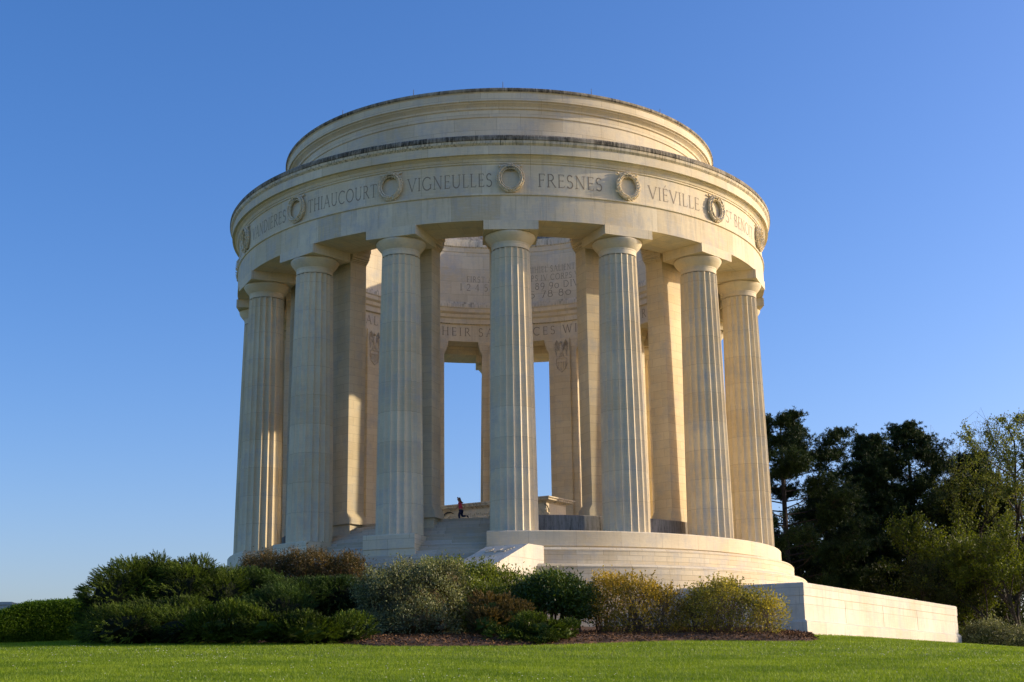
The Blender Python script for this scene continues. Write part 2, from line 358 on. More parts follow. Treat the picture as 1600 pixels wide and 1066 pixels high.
# carved emblem on the sloping cheek top: star in a ring with wings
o = MB(); dirs = (np.array([*UV_, 0])*2.37+np.array([0, 0, -.92])); dirs /= np.linalg.norm(dirs); side = np.array([*NV, 0]); nn = np.cross(side, dirs); nn = nn if nn[2] > 0 else -nn
cc = np.array([*nu(8.78, 14.75), -1.108])+nn*.012
def emb(pts, h=.03):
    V = [cc+side*a+dirs*b_ for a, b_ in pts]+[cc+side*a+dirs*b_+nn*h for a, b_ in pts]; n = len(pts)
    o.add(V, [tuple(range(n)), tuple(range(n, 2*n))]+[(i, (i+1) % n, n+(i+1) % n, n+i) for i in range(n)])
emb([(math.sin(PI*i/5)*(.30 if i % 2 == 0 else .12), math.cos(PI*i/5)*(.30 if i % 2 == 0 else .12)) for i in range(10)])
for s in (-1, 1):
    for q in range(4): emb([(s*(.33+.02*q), -.28+q*.13), (s*(.72-.06*q), -.34+q*.16), (s*(.70-.06*q), -.26+q*.16), (s*.34, -.20+q*.13)])
part('emblem', o, M_shield, ck)

# columns
def column_mesh():
    o = MB(); nf = 20; sub = 8; z0, z1 = -.0, 13.62; rings = 26; V = []; th = []
    for i in range(nf*sub): th.append(2*PI*i/(nf*sub))
    def rad(z): t = z/13.62; return 1.135-.195*(t**1.35)
    hs = [z0, .18]+list(np.linspace(.3, 13.50, rings-4))+[13.58, 13.62]
    for z in hs:
        for i, t in enumerate(th):
            a = (i % sub)/sub; d = .115*math.sin(PI*a)**.8*rad(z)
            if z > 13.55: d *= .85
            r = rad(z)-d; V.append((r*math.cos(t), r*math.sin(t), z))
    n = nf*sub; F = []; U = []
    for j in range(len(hs)-1):
        for i in range(n):
            k = (i+1) % n; F.append((j*n+i, j*n+k, (j+1)*n+k, (j+1)*n+i)); u0 = th[i]*1.1; u1 = (th[i]+2*PI/n)*1.1
            U.append([(u0, hs[j]), (u1, hs[j]), (u1, hs[j+1]), (u0, hs[j+1])])
    o.add(V, F, U); return o.mesh('column', M_col, 24)
def capital_mesh():
    o = MB(); p = [(.9, 13.64), (.925, 13.64), (.93, 13.85), (.945, 13.87), (.95, 13.93), (.975, 13.95), (1.06, 14.05), (1.15, 14.16), (1.215, 14.27), (1.235, 14.34), (1.215, 14.39), (1.18, 14.405), (.5, 14.405)]
    o.lathe(p, seg=80, close=False)
    # shallow flute tops above the neck joint
    return o.mesh('capital', M_col, 30)
def abacus_mesh():
    o = MB(); o.box((-.01, 0, 14.645), (1.235, 1.325, .235)); return o.mesh('abacus', M_plain)
cm, km, am = column_mesh(), capital_mesh(), abacus_mesh()
# piers: body, cap and base mouldings, inner slab with eagle relief.  local +X points outwards
def pier_body():
    o = MB(); o.box((11.87, 0, 8.23), (.53, .95, 7.19)); return o.mesh('pier', M_pier)
def pier_cap():
    o = MB()
    for z, h, e in ((14.62, .03, .03), (14.69, .035, .07), (14.78, .05, .12), (14.92, .08, .17), (15.10, .10, .21), (15.315, .113, .25)):
        o.box((11.87-.0, 0, z), (.535+.0, .95+e, h)) if False else o.box((11.87-e*.12, 0, z), (.53+e*.3, .95+e, h))
    return o.mesh('pier_capital', M_plain)
def pier_base():
    o = MB()
    for z, h, e in ((1.20, .16, .16), (1.40, .04, .12), (1.48, .04, .07), (1.55, .03, .03)): o.box((11.87-e*.2, 0, z), (.53+e*.3, .95+e, h))
    return o.mesh('pier_base', M_plain)
def pier_slab():
    o = MB(); o.box((11.24, 0, 8.23), (.098, .56, 7.195)); return o.mesh('inner_slab', M_pier)
def eagle():
    o = MB(); X = 11.13
    o.ell((X, 0, 14.05), (.09, .13, .34), 10, 8); o.ell((X-.05, .03, 14.50), (.09, .085, .10), 8, 6); o.tube([(X-.1, .08, 14.50), (X-.1, .17, 14.46)], [.035, .008], 5)
    for s in (-1, 1):
        for q in range(7):
            t = q/6; a = np.array([X, s*(.12+.05*t), 14.30-.30*t]); b_ = np.array([X-.03, s*(.30+.12*math.sin(PI*t)), 14.66-.42*t]); c_ = np.array([X, s*(.46-.10*t), 14.20-.60*t])
            o.tube([a, b_, c_], [.03, .045, .018], 5)
        o.tube([(X, s*.08, 13.75), (X-.02, s*.14, 13.55)], [.04, .03], 5)
    for q in range(5): o.tube([(X, (q-2)*.05, 13.8), (X, (q-2)*.09, 13.52)], [.03, .02], 5)
    # shield with bars below
    sh = [(-.36, 13.42), (-.18, 13.47), (0, 13.42), (.18, 13.47), (.36, 13.42), (.36, 13.05), (.27, 12.75), (0, 12.5), (-.27, 12.75), (-.36, 13.05)]
    o.tube([(X-.01, a, b_) for a, b_ in sh+sh[:1]], .032, 5)
    o.tube([(X-.01, -.34, 13.2), (X-.01, .34, 13.2)], .02, 5)
    for q in range(-2, 3): o.tube([(X, q*.12, 13.18), (X, q*.12, 12.66+abs(q)*.07)], .022, 4)
    o.v = [(a, b_, c_+.62) for a, b_, c_ in o.v]; return o.mesh('eagle_relief', M_shield, 40)
pm, pc, pb, ps, em = pier_body(), pier_cap(), pier_base(), pier_slab(), eagle()
for k in range(16):
    t = R_(A0+22.5*k); rz = t-PI/2
    c = link('column', cm, mon, (14*math.sin(t), -14*math.cos(t), 4.6), rz+random.choice([0]))
    link('capital', km, c); link('abacus', am, c)
    p_ = link('pier', pm, mon, OFF, rz)
    link('pier_capital', pc, p_); link('pier_base', pb, p_); link('inner_slab', ps, p_); link('eagle_relief', em, p_)

# wreaths on the frieze
def wreath():
    o = MB(); R0 = 15.2; zc = 16.98; rr = .56
    ring = [(R0+.06, rr*math.sin(2*PI*i/36), zc+rr*1.08*math.cos(2*PI*i/36)) for i in range(37)]
    o.tube(ring, .085, 8, capend=False); r2 = random.Random(3)
    for i in range(28):
        a = 2*PI*i/28
        for q in range(3):
            off = (-1+q)*.105; up = 1 if a < PI else -1
            A = a+r2.uniform(-.05, .05); rad = rr+off*.9; x = R0+.15+.045*math.cos(off*14)-abs(off)*.35
            y = rad*math.sin(A); z = zc+rad*1.08*math.cos(A); ty, tz = math.cos(A)*-up, math.sin(A)*up
            L = .088; sx = .03; ry, rz_ = math.sin(A), math.cos(A)
            V = [(x, y-ty*L, z-tz*L), (x+.02, y+ry*.050, z+rz_*.050), (x+.085, y+ty*L, z+tz*L), (x+.02, y-ry*.050, z-rz_*.050), (x+.075, y, z), (x-.05, y, z)]
            o.add(V, [(0, 1, 4), (1, 2, 4), (2, 3, 4), (3, 0, 4), (1, 0, 5), (2, 1, 5), (3, 2, 5), (0, 3, 5)])
    for q in (-1, 0, 1): o.tube([(R0+.02, q*.09, zc+.42), (R0+.22, q*.095, zc+.55), (R0+.02, q*.10, zc+.70)], .045, 6)
    for s in (-1, 1):
        o.tube([(R0+.1, s*.14, zc+.60), (R0+.08, s*.30, zc+.66), (R0+.05, s*.43, zc+.62), (R0+.04, s*.52, zc+.66)], [.035, .045, .03, .045], 6)
        o.ell((R0+.06, s*.54, zc+.66), (.06, .055, .055), 8, 5); o.ell((R0+.12, s*.2, zc+.62), (.06, .07, .05), 8, 5)
        o.tube([(R0+.05, 0, zc-.60), (R0+.03, s*.28, zc-.70)], .03, 5)
    return o.mesh('wreath', M_wr, 50)
M_wr = stone('limestone_wreath', base=(.82, .72, .51), bw=9, rh=9, streak=.1)
wm = wreath()
for k in range(16):
    t = R_(A0+22.5*k); link('wreath', wm, ent, None, t-PI/2)

# ------------------------------------------------------------------ lettering in thin raised strokes, brown for groove shade: own stroke alphabet
TK, TN = .115, .065
def arc(cx, cy, rx, ry, a0, a1, w=TK, n=14): return [(cx+rx*math.cos(R_(a0+(a1-a0)*i/n)), cy+ry*math.sin(R_(a0+(a1-a0)*i/n))) for i in range(n+1)], w
def ln(x0, y0, x1, y1, w=TK): return [(x0, y0), (x1, y1)], w
def sf(x, y, h=.11): return [(x-h, y), (x+h, y)], .045
G = {
 'A': (.84, [ln(.06, 0, .42, 1, TN), ln(.42, 1, .78, 0), ln(.19, .36, .65, .36, TN), sf(.06, .02), sf(.78, .02)]),
 'B': (.62, [ln(.12, 0, .12, 1), arc(.28, .76, .22, .23, 90, -90), arc(.28, .27, .29, .26, 90, -90), ln(.1, .98, .3, .98, TN), ln(.1, .53, .3, .53, TN), ln(.1, .02, .3, .02, TN), sf(.1, .02, .09), sf(.1, .98, .09)]),
 'C': (.80, [arc(.46, .5, .42, .49, 48, 312), ln(.74, .80, .75, .95, .05)]),
 'D': (.84, [ln(.12, 0, .12, 1), arc(.30, .5, .46, .48, 90, -90), ln(.06, .98, .3, .98, TN), ln(.06, .02, .3, .02, TN)]),
 'E': (.56, [ln(.12, 0, .12, 1), ln(.06, .98, .50, .98, TN), ln(.12, .52, .44, .52, TN), ln(.06, .02, .52, .02, TN), ln(.50, .98, .50, .87, .05), ln(.52, .02, .54, .15, .05), ln(.44, .46, .44, .58, .04)]),
 'F': (.54, [ln(.12, 0, .12, 1), ln(.06, .98, .50, .98, TN), ln(.12, .52, .42, .52, TN), ln(.50, .98, .50, .87, .05), sf(.12, .02), ln(.42, .46, .42, .58, .04)]),
 'G': (.86, [arc(.46, .5, .42, .49, 48, 325), ln(.78, .42, .78, .08), sf(.78, .42, .09), ln(.74, .80, .75, .95, .05)]),
 'H': (.82, [ln(.12, 0, .12, 1), ln(.70, 0, .70, 1), ln(.12, .52, .70, .52, TN), sf(.12, .02), sf(.12, .98), sf(.70, .02), sf(.70, .98)]),
 'I': (.26, [ln(.13, 0, .13, 1), sf(.13, .02), sf(.13, .98)]),
 'J': (.34, [ln(.2, .1, .2, 1), arc(.05, .1, .15, .15, 0, -90, TN), sf(.2, .98)]),
 'L': (.54, [ln(.12, 0, .12, 1), ln(.06, .02, .50, .02, TN), sf(.12, .98), ln(.50, .02, .53, .16, .05)]),
 'M': (.98, [ln(.12, 0, .18, 1, TN), ln(.18, 1, .49, .05), ln(.49, .05, .80, 1, TN), ln(.80, 1, .86, 0), sf(.12, .02), sf(.86, .02)]),
 'N': (.84, [ln(.12, 0, .12, 1, TN), ln(.10, 1, .72, 0), ln(.72, 0, .72, 1, TN), sf(.12, .02), sf(.72, .98), sf(.08, .98, .08)]),
 'O': (.94, [arc(.47, .5, .42, .49, 0, 360, TK, 24)]),
 'P': (.58, [ln(.12, 0, .12, 1), arc(.28, .72, .25, .26, 90, -90), ln(.06, .98, .3, .98, TN), ln(.12, .46, .3, .46, TN), sf(.12, .02)]),
 'R': (.70, [ln(.12, 0, .12, 1), arc(.28, .74, .24, .24, 90, -90), ln(.06, .98, .3, .98, TN), ln(.12, .50, .3, .50, TN), ln(.32, .50, .68, .0), sf(.12, .02), ln(.64, .02, .74, .02, .05)]),
 'S': (.56, [arc(.28, .74, .20, .24, 40, 260), arc(.28, .26, .22, .25, 85, -140), ln(.45, .84, .46, .98, .05), ln(.07, .02, .08, .16, .05)]),
 'T': (.70, [ln(.35, 0, .35, 1), ln(.03, .98, .67, .98, TN), sf(.35, .02), ln(.03, .98, .03, .85, .05), ln(.67, .98, .67, .85, .05)]),
 'U': (.80, [ln(.12, .3, .12, 1), arc(.40, .32, .28, .31, 180, 360), ln(.68, .3, .68, 1, TN), sf(.12, .98), sf(.68, .98)]),
 'V': (.80, [ln(.04, 1, .41, 0), ln(.41, 0, .76, 1, TN), sf(.04, .98), sf(.76, .98)]),
 'W': (1.14, [ln(.04, 1, .33, 0), ln(.33, 0, .57, 1, TN), ln(.57, 1, .83, 0), ln(.83, 0, 1.08, 1, TN), sf(.04, .98), sf(1.08, .98)]),
 'Y': (.74, [ln(.04, 1, .37, .48), ln(.70, 1, .37, .48, TN), ln(.37, 0, .37, .48), sf(.37, .02), sf(.04, .98), sf(.70, .98)]),
 '0': (.66, [arc(.33, .36, .29, .35, 0, 360, TK, 22)]),
 '1': (.30, [ln(.15, 0, .15, 1), sf(.15, .02), sf(.15, .98)]),
 '2': (.58, [arc(.28, .72, .22, .26, 165, -40), ln(.45, .56, .06, .03, TN), ln(.04, .03, .54, .03)]),
 '3': (.54, [arc(.26, .76, .18, .22, 150, -70), arc(.26, .26, .22, .28, 90, -150)]),
 '4': (.62, [ln(.42, -.05, .42, 1), ln(.42, 1, .05, .28, TN), ln(.05, .28, .60, .28, TN)]),
 '5': (.56, [ln(.14, .98, .50, .98, TN), ln(.14, .98, .12, .58, TN), arc(.24, .28, .25, .31, 110, -130)]),
 '6': (.60, [arc(.30, .30, .24, .30, 0, 360, TK, 20), arc(.52, .36, .46, .62, 105, 175)]),
 '7': (.56, [ln(.06, .96, .54, .96, TN), ln(.54, .96, .20, -.1)]),
 '8': (.58, [arc(.29, .76, .19, .22, 0, 360, TK, 18), arc(.29, .27, .24, .28, 0, 360, TK, 18)]),
 '9': (.60, [arc(.30, .66, .24, .30, 0, 360, TK, 20), arc(.08, .60, .46, .66, -75, -5)]),
 '-': (.34, [ln(.04, .5, .3, .5, TN)]), "'": (.2, [ln(.1, 1, .08, .8, TN)]), '.': (.3, [ln(.12, .48, .18, .54, .1)]),
}
G['É'] = (.56, G['E'][1]+[ln(.24, 1.12, .36, 1.28, TN)]); G['È'] = (.56, G['E'][1]+[ln(.36, 1.12, .24, 1.28, TN)])
def layout(txt, h, gap=.16, space=.42):
    """returns strokes in metres and total width; a ^ makes the next letter small and raised"""
    x = 0; out = []; small = False
    for ch in txt:
        if ch == ' ': x += space*h; continue
        if ch == '^': small = True; continue
        w, st_ = G[ch]; s = h*(.55 if small else 1); dy = h*.45 if small else 0
        for pts, tw in st_: out.append(([(x+a*s, dy+b_*s) for a, b_ in pts], tw*s))
        x += (w+gap)*s; small = False
    return out, x-gap*h
def write(name, txt, h, mp, width=None, gap=.16, parent=None, left=False, space=.42, bold=1.):
    st_, w = layout(txt, h, gap, space); sc = (width/w) if width else 1
    o = MB()
    for pts, tw in st_:
        tw = max(tw*.72, .045*h)*bold
        for (x0, y0), (x1, y1) in zip(pts[:-1], pts[1:]):
            dx, dy = x1-x0, y1-y0; L = math.hypot(dx, dy) or 1e-6; nx_, ny_ = -dy/L*tw/2, dx/L*tw/2; ex, ey = dx/L*tw*.12, dy/L*tw*.12
            q = [(x0-ex+nx_, y0-ey+ny_), (x1+ex+nx_, y1+ey+ny_), (x1+ex-nx_, y1+ey-ny_), (x0-ex-nx_, y0-ey-ny_)]
            q = [((a-(0 if left else w/2))*sc, b_) for a, b_ in q]
            o.add([mp(a, b_) for a, b_ in q], [(0, 1, 2, 3)])
    # keep overlapping strokes out of one plane
    for i in range(0, len(o.v)//4):
        pass
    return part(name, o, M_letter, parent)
CNT = [0]
def outer(thc, R, z):
    def f(a, b_):
        CNT[0] += 1; r = R+.004+((CNT[0]//4) % 7)*.0009; t = R_(thc)+a/R; return (r*math.sin(t), -r*math.cos(t), z+b_)
    return f
def inner(phc, R, z):
    def f(a, b_):
        CNT[0] += 1; r = R-.004-((CNT[0]//4) % 7)*.0009; t = R_(phc)+a/R; return (r*math.sin(t), r*math.cos(t), z+b_)
    return f
zt = 16.60
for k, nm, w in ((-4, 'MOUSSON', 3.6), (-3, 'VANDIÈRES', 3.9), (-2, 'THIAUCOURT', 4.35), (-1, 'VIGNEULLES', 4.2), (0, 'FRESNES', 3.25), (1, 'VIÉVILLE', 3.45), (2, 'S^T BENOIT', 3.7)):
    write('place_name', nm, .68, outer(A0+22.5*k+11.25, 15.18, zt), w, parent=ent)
# inside: frieze sentence and attic battle roll
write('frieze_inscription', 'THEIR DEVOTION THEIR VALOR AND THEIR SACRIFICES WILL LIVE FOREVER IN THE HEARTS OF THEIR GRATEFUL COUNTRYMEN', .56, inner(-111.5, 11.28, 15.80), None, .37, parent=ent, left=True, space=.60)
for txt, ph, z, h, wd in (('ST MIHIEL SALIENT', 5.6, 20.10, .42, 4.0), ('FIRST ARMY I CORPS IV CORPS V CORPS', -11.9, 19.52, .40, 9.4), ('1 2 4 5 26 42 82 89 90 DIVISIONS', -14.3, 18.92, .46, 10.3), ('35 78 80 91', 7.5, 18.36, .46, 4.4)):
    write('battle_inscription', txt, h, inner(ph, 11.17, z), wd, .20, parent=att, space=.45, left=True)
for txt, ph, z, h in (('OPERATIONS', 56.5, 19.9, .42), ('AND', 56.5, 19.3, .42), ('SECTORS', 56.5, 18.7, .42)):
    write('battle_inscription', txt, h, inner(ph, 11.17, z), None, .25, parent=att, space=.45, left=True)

# ------------------------------------------------------------------ carved pedestal in the middle
ped = empty('carved_pedestal', (0, 0, 1.05), 'low carved limestone pedestal with moulded cornice standing inside the colonnade behind the runner', 'pedestal')
rz = AX   # its long side looks down the stair
def pedbox(o, hl, hw, z0, z1, mi=0): o.box((0, 0, (z0+z1)/2), (hl, hw, (z1-z0)/2), rz, mi)
o = MB(); pedbox(o, 3.62, 1.3, -.003, .22); pedbox(o, 3.52, 1.2, .22, .30); pedbox(o, 3.40, 1.08, .30, 1.88); link('body', o.mesh('body', M_plain), ped)
o = MB(); pedbox(o, 3.46, 1.14, 1.85, 1.90); pedbox(o, 3.56, 1.24, 1.90, 1.95); pedbox(o, 3.72, 1.40, 1.95, 2.06); pedbox(o, 3.80, 1.48, 2.06, 2.13); link('cornice', o.mesh('cornice', M_stain), ped)
ca, sa = math.cos(rz), math.sin(rz)
def pl(a, b_, z): return (a*ca-b_*sa, a*sa+b_*ca, z)
def cartouche(cx, parent):
    o = MB(); y = -1.10
    for s in (-1, 1):
        o.tube([pl(cx+s*.12, y, .50), pl(cx+s*.42, y, .72), pl(cx+s*.46, y, 1.1), pl(cx+s*.30, y, 1.42), pl(cx+s*.1, y, 1.5)], .07, 6)
        for q in range(5): o.ell(pl(cx+s*(.62+.05*q % .2), y, .55+q*.22), (.10, .10, .09), 7, 5)
    V = (.30, .12, .42); o.ell(pl(cx, y, 1.0), V, 12, 8)
    for q in range(3): o.ell(pl(cx, y-.09, .78+q*.22), (.09, .09, .09), 7, 5)
    link('cartouche', o.mesh('cartouche', M_plain, 40), parent)
for cx in (-2.85, 2.75): cartouche(cx, ped)
o = MB(); r3 = random.Random(5)
for a in range(34):
    x_ = -2.25+a*.135
    o.tube([pl(x_-.05, -1.09, .62+.1*math.sin(a*.8)), pl(x_, -1.12, .95+.12*math.sin(a*1.3)), pl(x_+.05, -1.09, 1.35+.12*math.cos(a*.9))], [.03, .05, .03], 5)
    o.ell(pl(x_, -1.09, 1.52+r3.uniform(-.06, .06)), (.05, .05, .05), 6, 4)
link('carved_frieze', o.mesh('carved_frieze', M_plain, 40), ped)
for pts in ([(-3.35, -1.13, 1.55), (-3.25, -1.16, 1.68), (-3.05, -1.17, 1.75), (-2.85, -1.16, 1.74), (-2.68, -1.13, 1.66)], [(3.30, -1.13, 1.75), (3.45, -1.10, 1.66), (3.50, -1.0, 1.45), (3.50, -.95, 1.15), (3.46, -.95, .95)]):
    o = MB(); o.tube([pl(*q) for q in pts], [.02, .035, .04, .035, .02], 6); link('bronze_garland', o.mesh('bronze_garland', M_bronze, 40), ped)

# ------------------------------------------------------------------ terrace wall
tw = empty('terrace_wall', (0, 0, -4.7), 'long pale limestone terrace retaining wall with sunlit long side and shaded front, beside the lawn', 'wall')
def extr(path, prof, mat, name, parent, off, closed=True):
    n = len(path); o = MB(); V = []; P = np.array(path, float)
    for i in range(n):
        a = P[i]-P[i-1]; b_ = P[(i+1) % n]-P[i]; a /= np.linalg.norm(a); b_ /= np.linalg.norm(b_)
        na = np.array([a[1], -a[0]]); nb = np.array([b_[1], -b_[0]]); m_ = na+nb; m_ /= (m_@na)
        for e, z in prof: q = P[i]+m_*e; V.append((q[0], q[1], z))
    m2 = len(prof); F = []; U = []; s = 0
    for i in range(n):
        j = (i+1) % n; L = float(np.linalg.norm(P[j]-P[i]))
        for k in range(m2-1): F.append((i*m2+k, j*m2+k, j*m2+k+1, i*m2+k+1)); U.append([(s, prof[k][1]), (s+L, prof[k][1]), (s+L, prof[k+1][1]), (s, prof[k+1][1])])
        s += L
    F.append(tuple(i*m2+m2-1 for i in range(n))); U.append([(V[i*m2+m2-1][0], V[i*m2+m2-1][1]) for i in range(n)])
    o.add(V, F, U); x = link(name, o.mesh(name, mat, 25), parent, off); return x
path = [nu(20.30, -17.4), nu(-20.30, -17.4), nu(-20.30, 8.2), nu(20.30, 8.2)]
c1 = np.array(path[0]); c2 = np.array(path[1]); c3 = np.array(path[2]); ar = np.cross(c2-c1, c3-c2)
if ar < 0: path = path[::-1]
extr(path, [(.12, -6.6), (.12, -4.36), (.04, -4.28), (0, -4.27), (0, -3.235)], M_wall, 'wall', tw, (0, 0, 4.7))
extr(path, [(0, -3.232), (.025, -3.228), (.025, -2.72), (-.02, -2.67)], M_wall, 'coping', tw, (0, 0, 4.7))
# pilaster strips on the long side
for u in (-9.6, 2.2, 6.5 if False else -3.6):
    o = MB(); V = []
    a = nu(20.27, u-.55); b_ = nu(20.27, u+.55); c_ = nu(20.312, u+.55); d_ = nu(20.312, u-.55); o.prism([a, b_, c_, d_], -4.26, -3.24); link('pilaster_strip', o.mesh('pilaster_strip', M_wall), tw, (0, 0, 4.7))
# low grey wall far left
q = at(10, 940, 75); gw = MB(); gw.box((q[0]-3.0, q[1]+1, q[2]-1.95), (3.0, 1.0, 1.8), R_(6)); gw.box((q[0]-3.0, q[1]+1, q[2]-.075), (3.08, 1.08, .075), R_(6))
tag(link('stone_wall', gw.mesh('stone_wall', M_greywall)), 'low grey stone block wall end standing behind the clipped hedge', 'wall')

# ------------------------------------------------------------------ running child
M_skin = plain('skin', (.55, .33, .23), .5, .05); M_pink = plain('pink_top', (.85, .07, .14), .8, .1, 12); M_jean = plain('navy_jeans', (.02, .03, .08), .8, .1, 30)
M_hair = plain('auburn_hair', (.26, .08, .03), .5, .25, 30); M_shoe = plain('dark_shoe', (.012, .012, .014), .5, .1); M_hat = plain('dark_bow', (.01, .01, .012), .7, .1)
foot = np.array([-2.17, -10.35, 1.05])
pr = empty('person', tuple(foot), 'running child in pink top and dark jeans with long auburn hair, atop the stair', 'person')
K = .0305
def pp(zx, zy, side=0.0):    # zoomed sketch coordinates to metres, figure faces left
    return Vector(((zx-575)/11.85*K, side, (640-zy)/11.85*K))
def skin(name, verts, edges, mat, parent, sub=2):
    me = bpy.data.meshes.new(name); me.from_pydata([v[0] for v in verts], edges, []); o = bpy.data.objects.new(name, me); COL.objects.link(o)
    o.modifiers.new('s', 'SKIN'); sl = me.skin_vertices[0].data
    for i, v in enumerate(verts): sl[i].radius = (v[1], v[1] if len(v) < 3 else v[2])
    sl[0].use_root = True
    ss = o.modifiers.new('u', 'SUBSURF'); ss.levels = sub; ss.render_levels = sub
    dg = bpy.context.evaluated_depsgraph_get(); dg.update(); m2 = bpy.data.meshes.new_from_object(o.evaluated_get(dg)); bpy.data.objects.remove(o)
    m2.materials.clear(); m2.materials.append(mat); m2.polygons.foreach_set('use_smooth', [True]*len(m2.polygons)); m2.name = name
    return link(name, m2, parent)
hip = pp(600, 450); 
sk = [(hip, .085, .10), (pp(592, 405), .075, .09), (pp(578, 350), .075, .095), (pp(570, 300), .055, .11), (pp(560, 283), .034), (pp(556, 262), .045), (pp(553, 240), .075), (pp(552, 216), .075), (pp(555, 200), .045),
      (pp(598, 462, -.06), .07), (pp(556, 535, -.07), .050), (pp(572, 620, -.06), .030), (pp(548, 634, -.06), .026),
      (pp(604, 462, .06), .07), (pp(618, 556, .07), .050), (pp(702, 548, .07), .030), (pp(735, 578, .07), .026),
      (pp(565, 302, -.12), .036), (pp(535, 385, -.15), .028), (pp(500, 428, -.11), .021), (pp(486, 440, -.10), .020),
      (pp(578, 302, .12), .036), (pp(672, 345, .16), .028), (pp(655, 408, .12), .021), (pp(640, 420, .10), .020)]
ed = [(0, 1), (1, 2), (2, 3), (3, 4), (4, 5), (5, 6), (6, 7), (7, 8), (0, 9), (9, 10), (10, 11), (11, 12), (0, 13), (13, 14), (14, 15), (15, 16), (3, 17), (17, 18), (18, 19), (19, 20), (3, 21), (21, 22), (22, 23), (23, 24)]
hd = [(20, -.03, 0), (24, -.03, 0)]
# hands: palm and five short fingers
for hidx, s in ((20, -1), (24, 1)):
    base = sk[hidx][0]
    for q in range(5):
        i0 = len(sk); ang = -.5+q*.25; L = (.035, .05, .055, .05, .04)[q]
        sk.append((base+Vector((-.012*s if q else .0, (q-2)*.009, -.012)), .0075)); sk.append((base+Vector((-.02, (q-2)*.013, -.012-L*.7)), .006)); ed += [(hidx, i0), (i0, i0+1)]
body = skin('body', sk, ed, M_skin, pr)
hip2 = pp(600, 440)
skin('pink_top', [(pp(598, 432), .10, .115), (pp(592, 400), .088, .105), (pp(580, 345), .09, .11), (pp(570, 300), .066, .125), (pp(562, 286), .045), (pp(566, 304, -.12), .046), (pp(552, 345, -.14), .042), (pp(580, 304, .12), .046), (pp(622, 325, .145), .042)], [(0, 1), (1, 2), (2, 3), (3, 4), (3, 5), (5, 6), (3, 7), (7, 8)], M_pink, pr)
skin('jeans', [(pp(601, 446), .098, .112), (pp(598, 464, -.06), .083), (pp(556, 535, -.07), .062), (pp(571, 610, -.06), .044), (pp(604, 464, .06), .083), (pp(618, 556, .07), .062), (pp(694, 549, .07), .044)], [(0, 1), (1, 2), (2, 3), (0, 4), (4, 5), (5, 6)], M_jean, pr)
for s, a, b_ in ((-1, pp(578, 630, -.06), pp(540, 636, -.06)), (1, pp(702, 540, .07), pp(742, 584, .07))):
    skin('shoe', [(a, .038), ((a+b_)/2, .036), (b_, .026)], [(0, 1), (1, 2)], M_shoe, pr)
skin('hair', [(pp(552, 205), .07), (pp(566, 222), .083), (pp(578, 250), .06), (pp(598, 280), .05), (pp(618, 300), .04), (pp(645, 300), .018)], [(0, 1), (1, 2), (2, 3), (3, 4), (4, 5)], M_hair, pr)
skin('hair_bow', [(pp(548, 200), .036), (pp(532, 200), .030), (pp(524, 206), .014)], [(0, 1), (1, 2)], M_hat, pr)
o = MB(); c_ = pp(533, 238); o.tube([c_+Vector((.03, 0, .012)), c_+Vector((-.012, 0, -.008))], [.012, .009], 6)   # nose
for s in (-1, 1): o.ell(pp(545, 226, s*.062), (.010, .012, .008), 6, 4)
link('face', o.mesh('face', M_skin, 40), pr)

# ------------------------------------------------------------------ foliage
def lobes_sample(lobes, n, jitter=.16, low=-.6):
    """points on lumpy lobes, weighted by area, and outward normals; those buried in other lobes are dropped"""
    C = np.array([l[0] for l in lobes]); Rr = np.array([l[1] for l in lobes]); w = (Rr[:, 0]*Rr[:, 2]+Rr[:, 1]*Rr[:, 2]+Rr[:, 0]*Rr[:, 1]); w = w/w.sum()
    idx = rng.choice(len(lobes), n, p=w); d = nrm(rng.normal(size=(n, 3))); d[:, 2] = np.where(d[:, 2] < low, -d[:, 2], d[:, 2])
    s = 1-np.abs(rng.normal(0, jitter, n)); P = C[idx]+d*Rr[idx]*s[:, None]; nn_ = nrm(d/Rr[idx])
    keep = np.ones(n, bool)
    for c_, r_ in zip(C, Rr):
        q = (((P-c_)/r_)**2).sum(1); keep &= ~(q < .55)
    return P[keep], nn_[keep]
def LB(x, y, hw, hh, d, ry=None):
    c_ = at(x, y, d); s = d/FF*.985; rx = hw*s; rz_ = hh*s; return (c_, np.array([rx, ry if ry else rx*.85, rz_]))
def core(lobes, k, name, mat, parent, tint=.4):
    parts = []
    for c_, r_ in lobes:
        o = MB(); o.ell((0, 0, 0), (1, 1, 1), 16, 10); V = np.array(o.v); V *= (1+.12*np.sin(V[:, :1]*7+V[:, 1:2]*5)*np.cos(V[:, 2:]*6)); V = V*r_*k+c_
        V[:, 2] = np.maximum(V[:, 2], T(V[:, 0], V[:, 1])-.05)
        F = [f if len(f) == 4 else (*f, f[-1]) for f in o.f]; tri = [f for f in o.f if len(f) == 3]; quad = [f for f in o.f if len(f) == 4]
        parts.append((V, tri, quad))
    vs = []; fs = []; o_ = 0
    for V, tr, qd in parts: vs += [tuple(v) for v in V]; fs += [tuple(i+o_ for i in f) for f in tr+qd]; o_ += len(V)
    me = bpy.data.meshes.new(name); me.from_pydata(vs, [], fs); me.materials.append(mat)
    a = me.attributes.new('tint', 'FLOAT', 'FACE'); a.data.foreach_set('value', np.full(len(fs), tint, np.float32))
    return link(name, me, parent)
def base_of(lobes): c_ = np.mean([l[0] for l in lobes], 0); return (float(c_[0]), float(c_[1]), float(T(c_[0], c_[1])))
def neg(b_): return tuple(-v for v in b_)
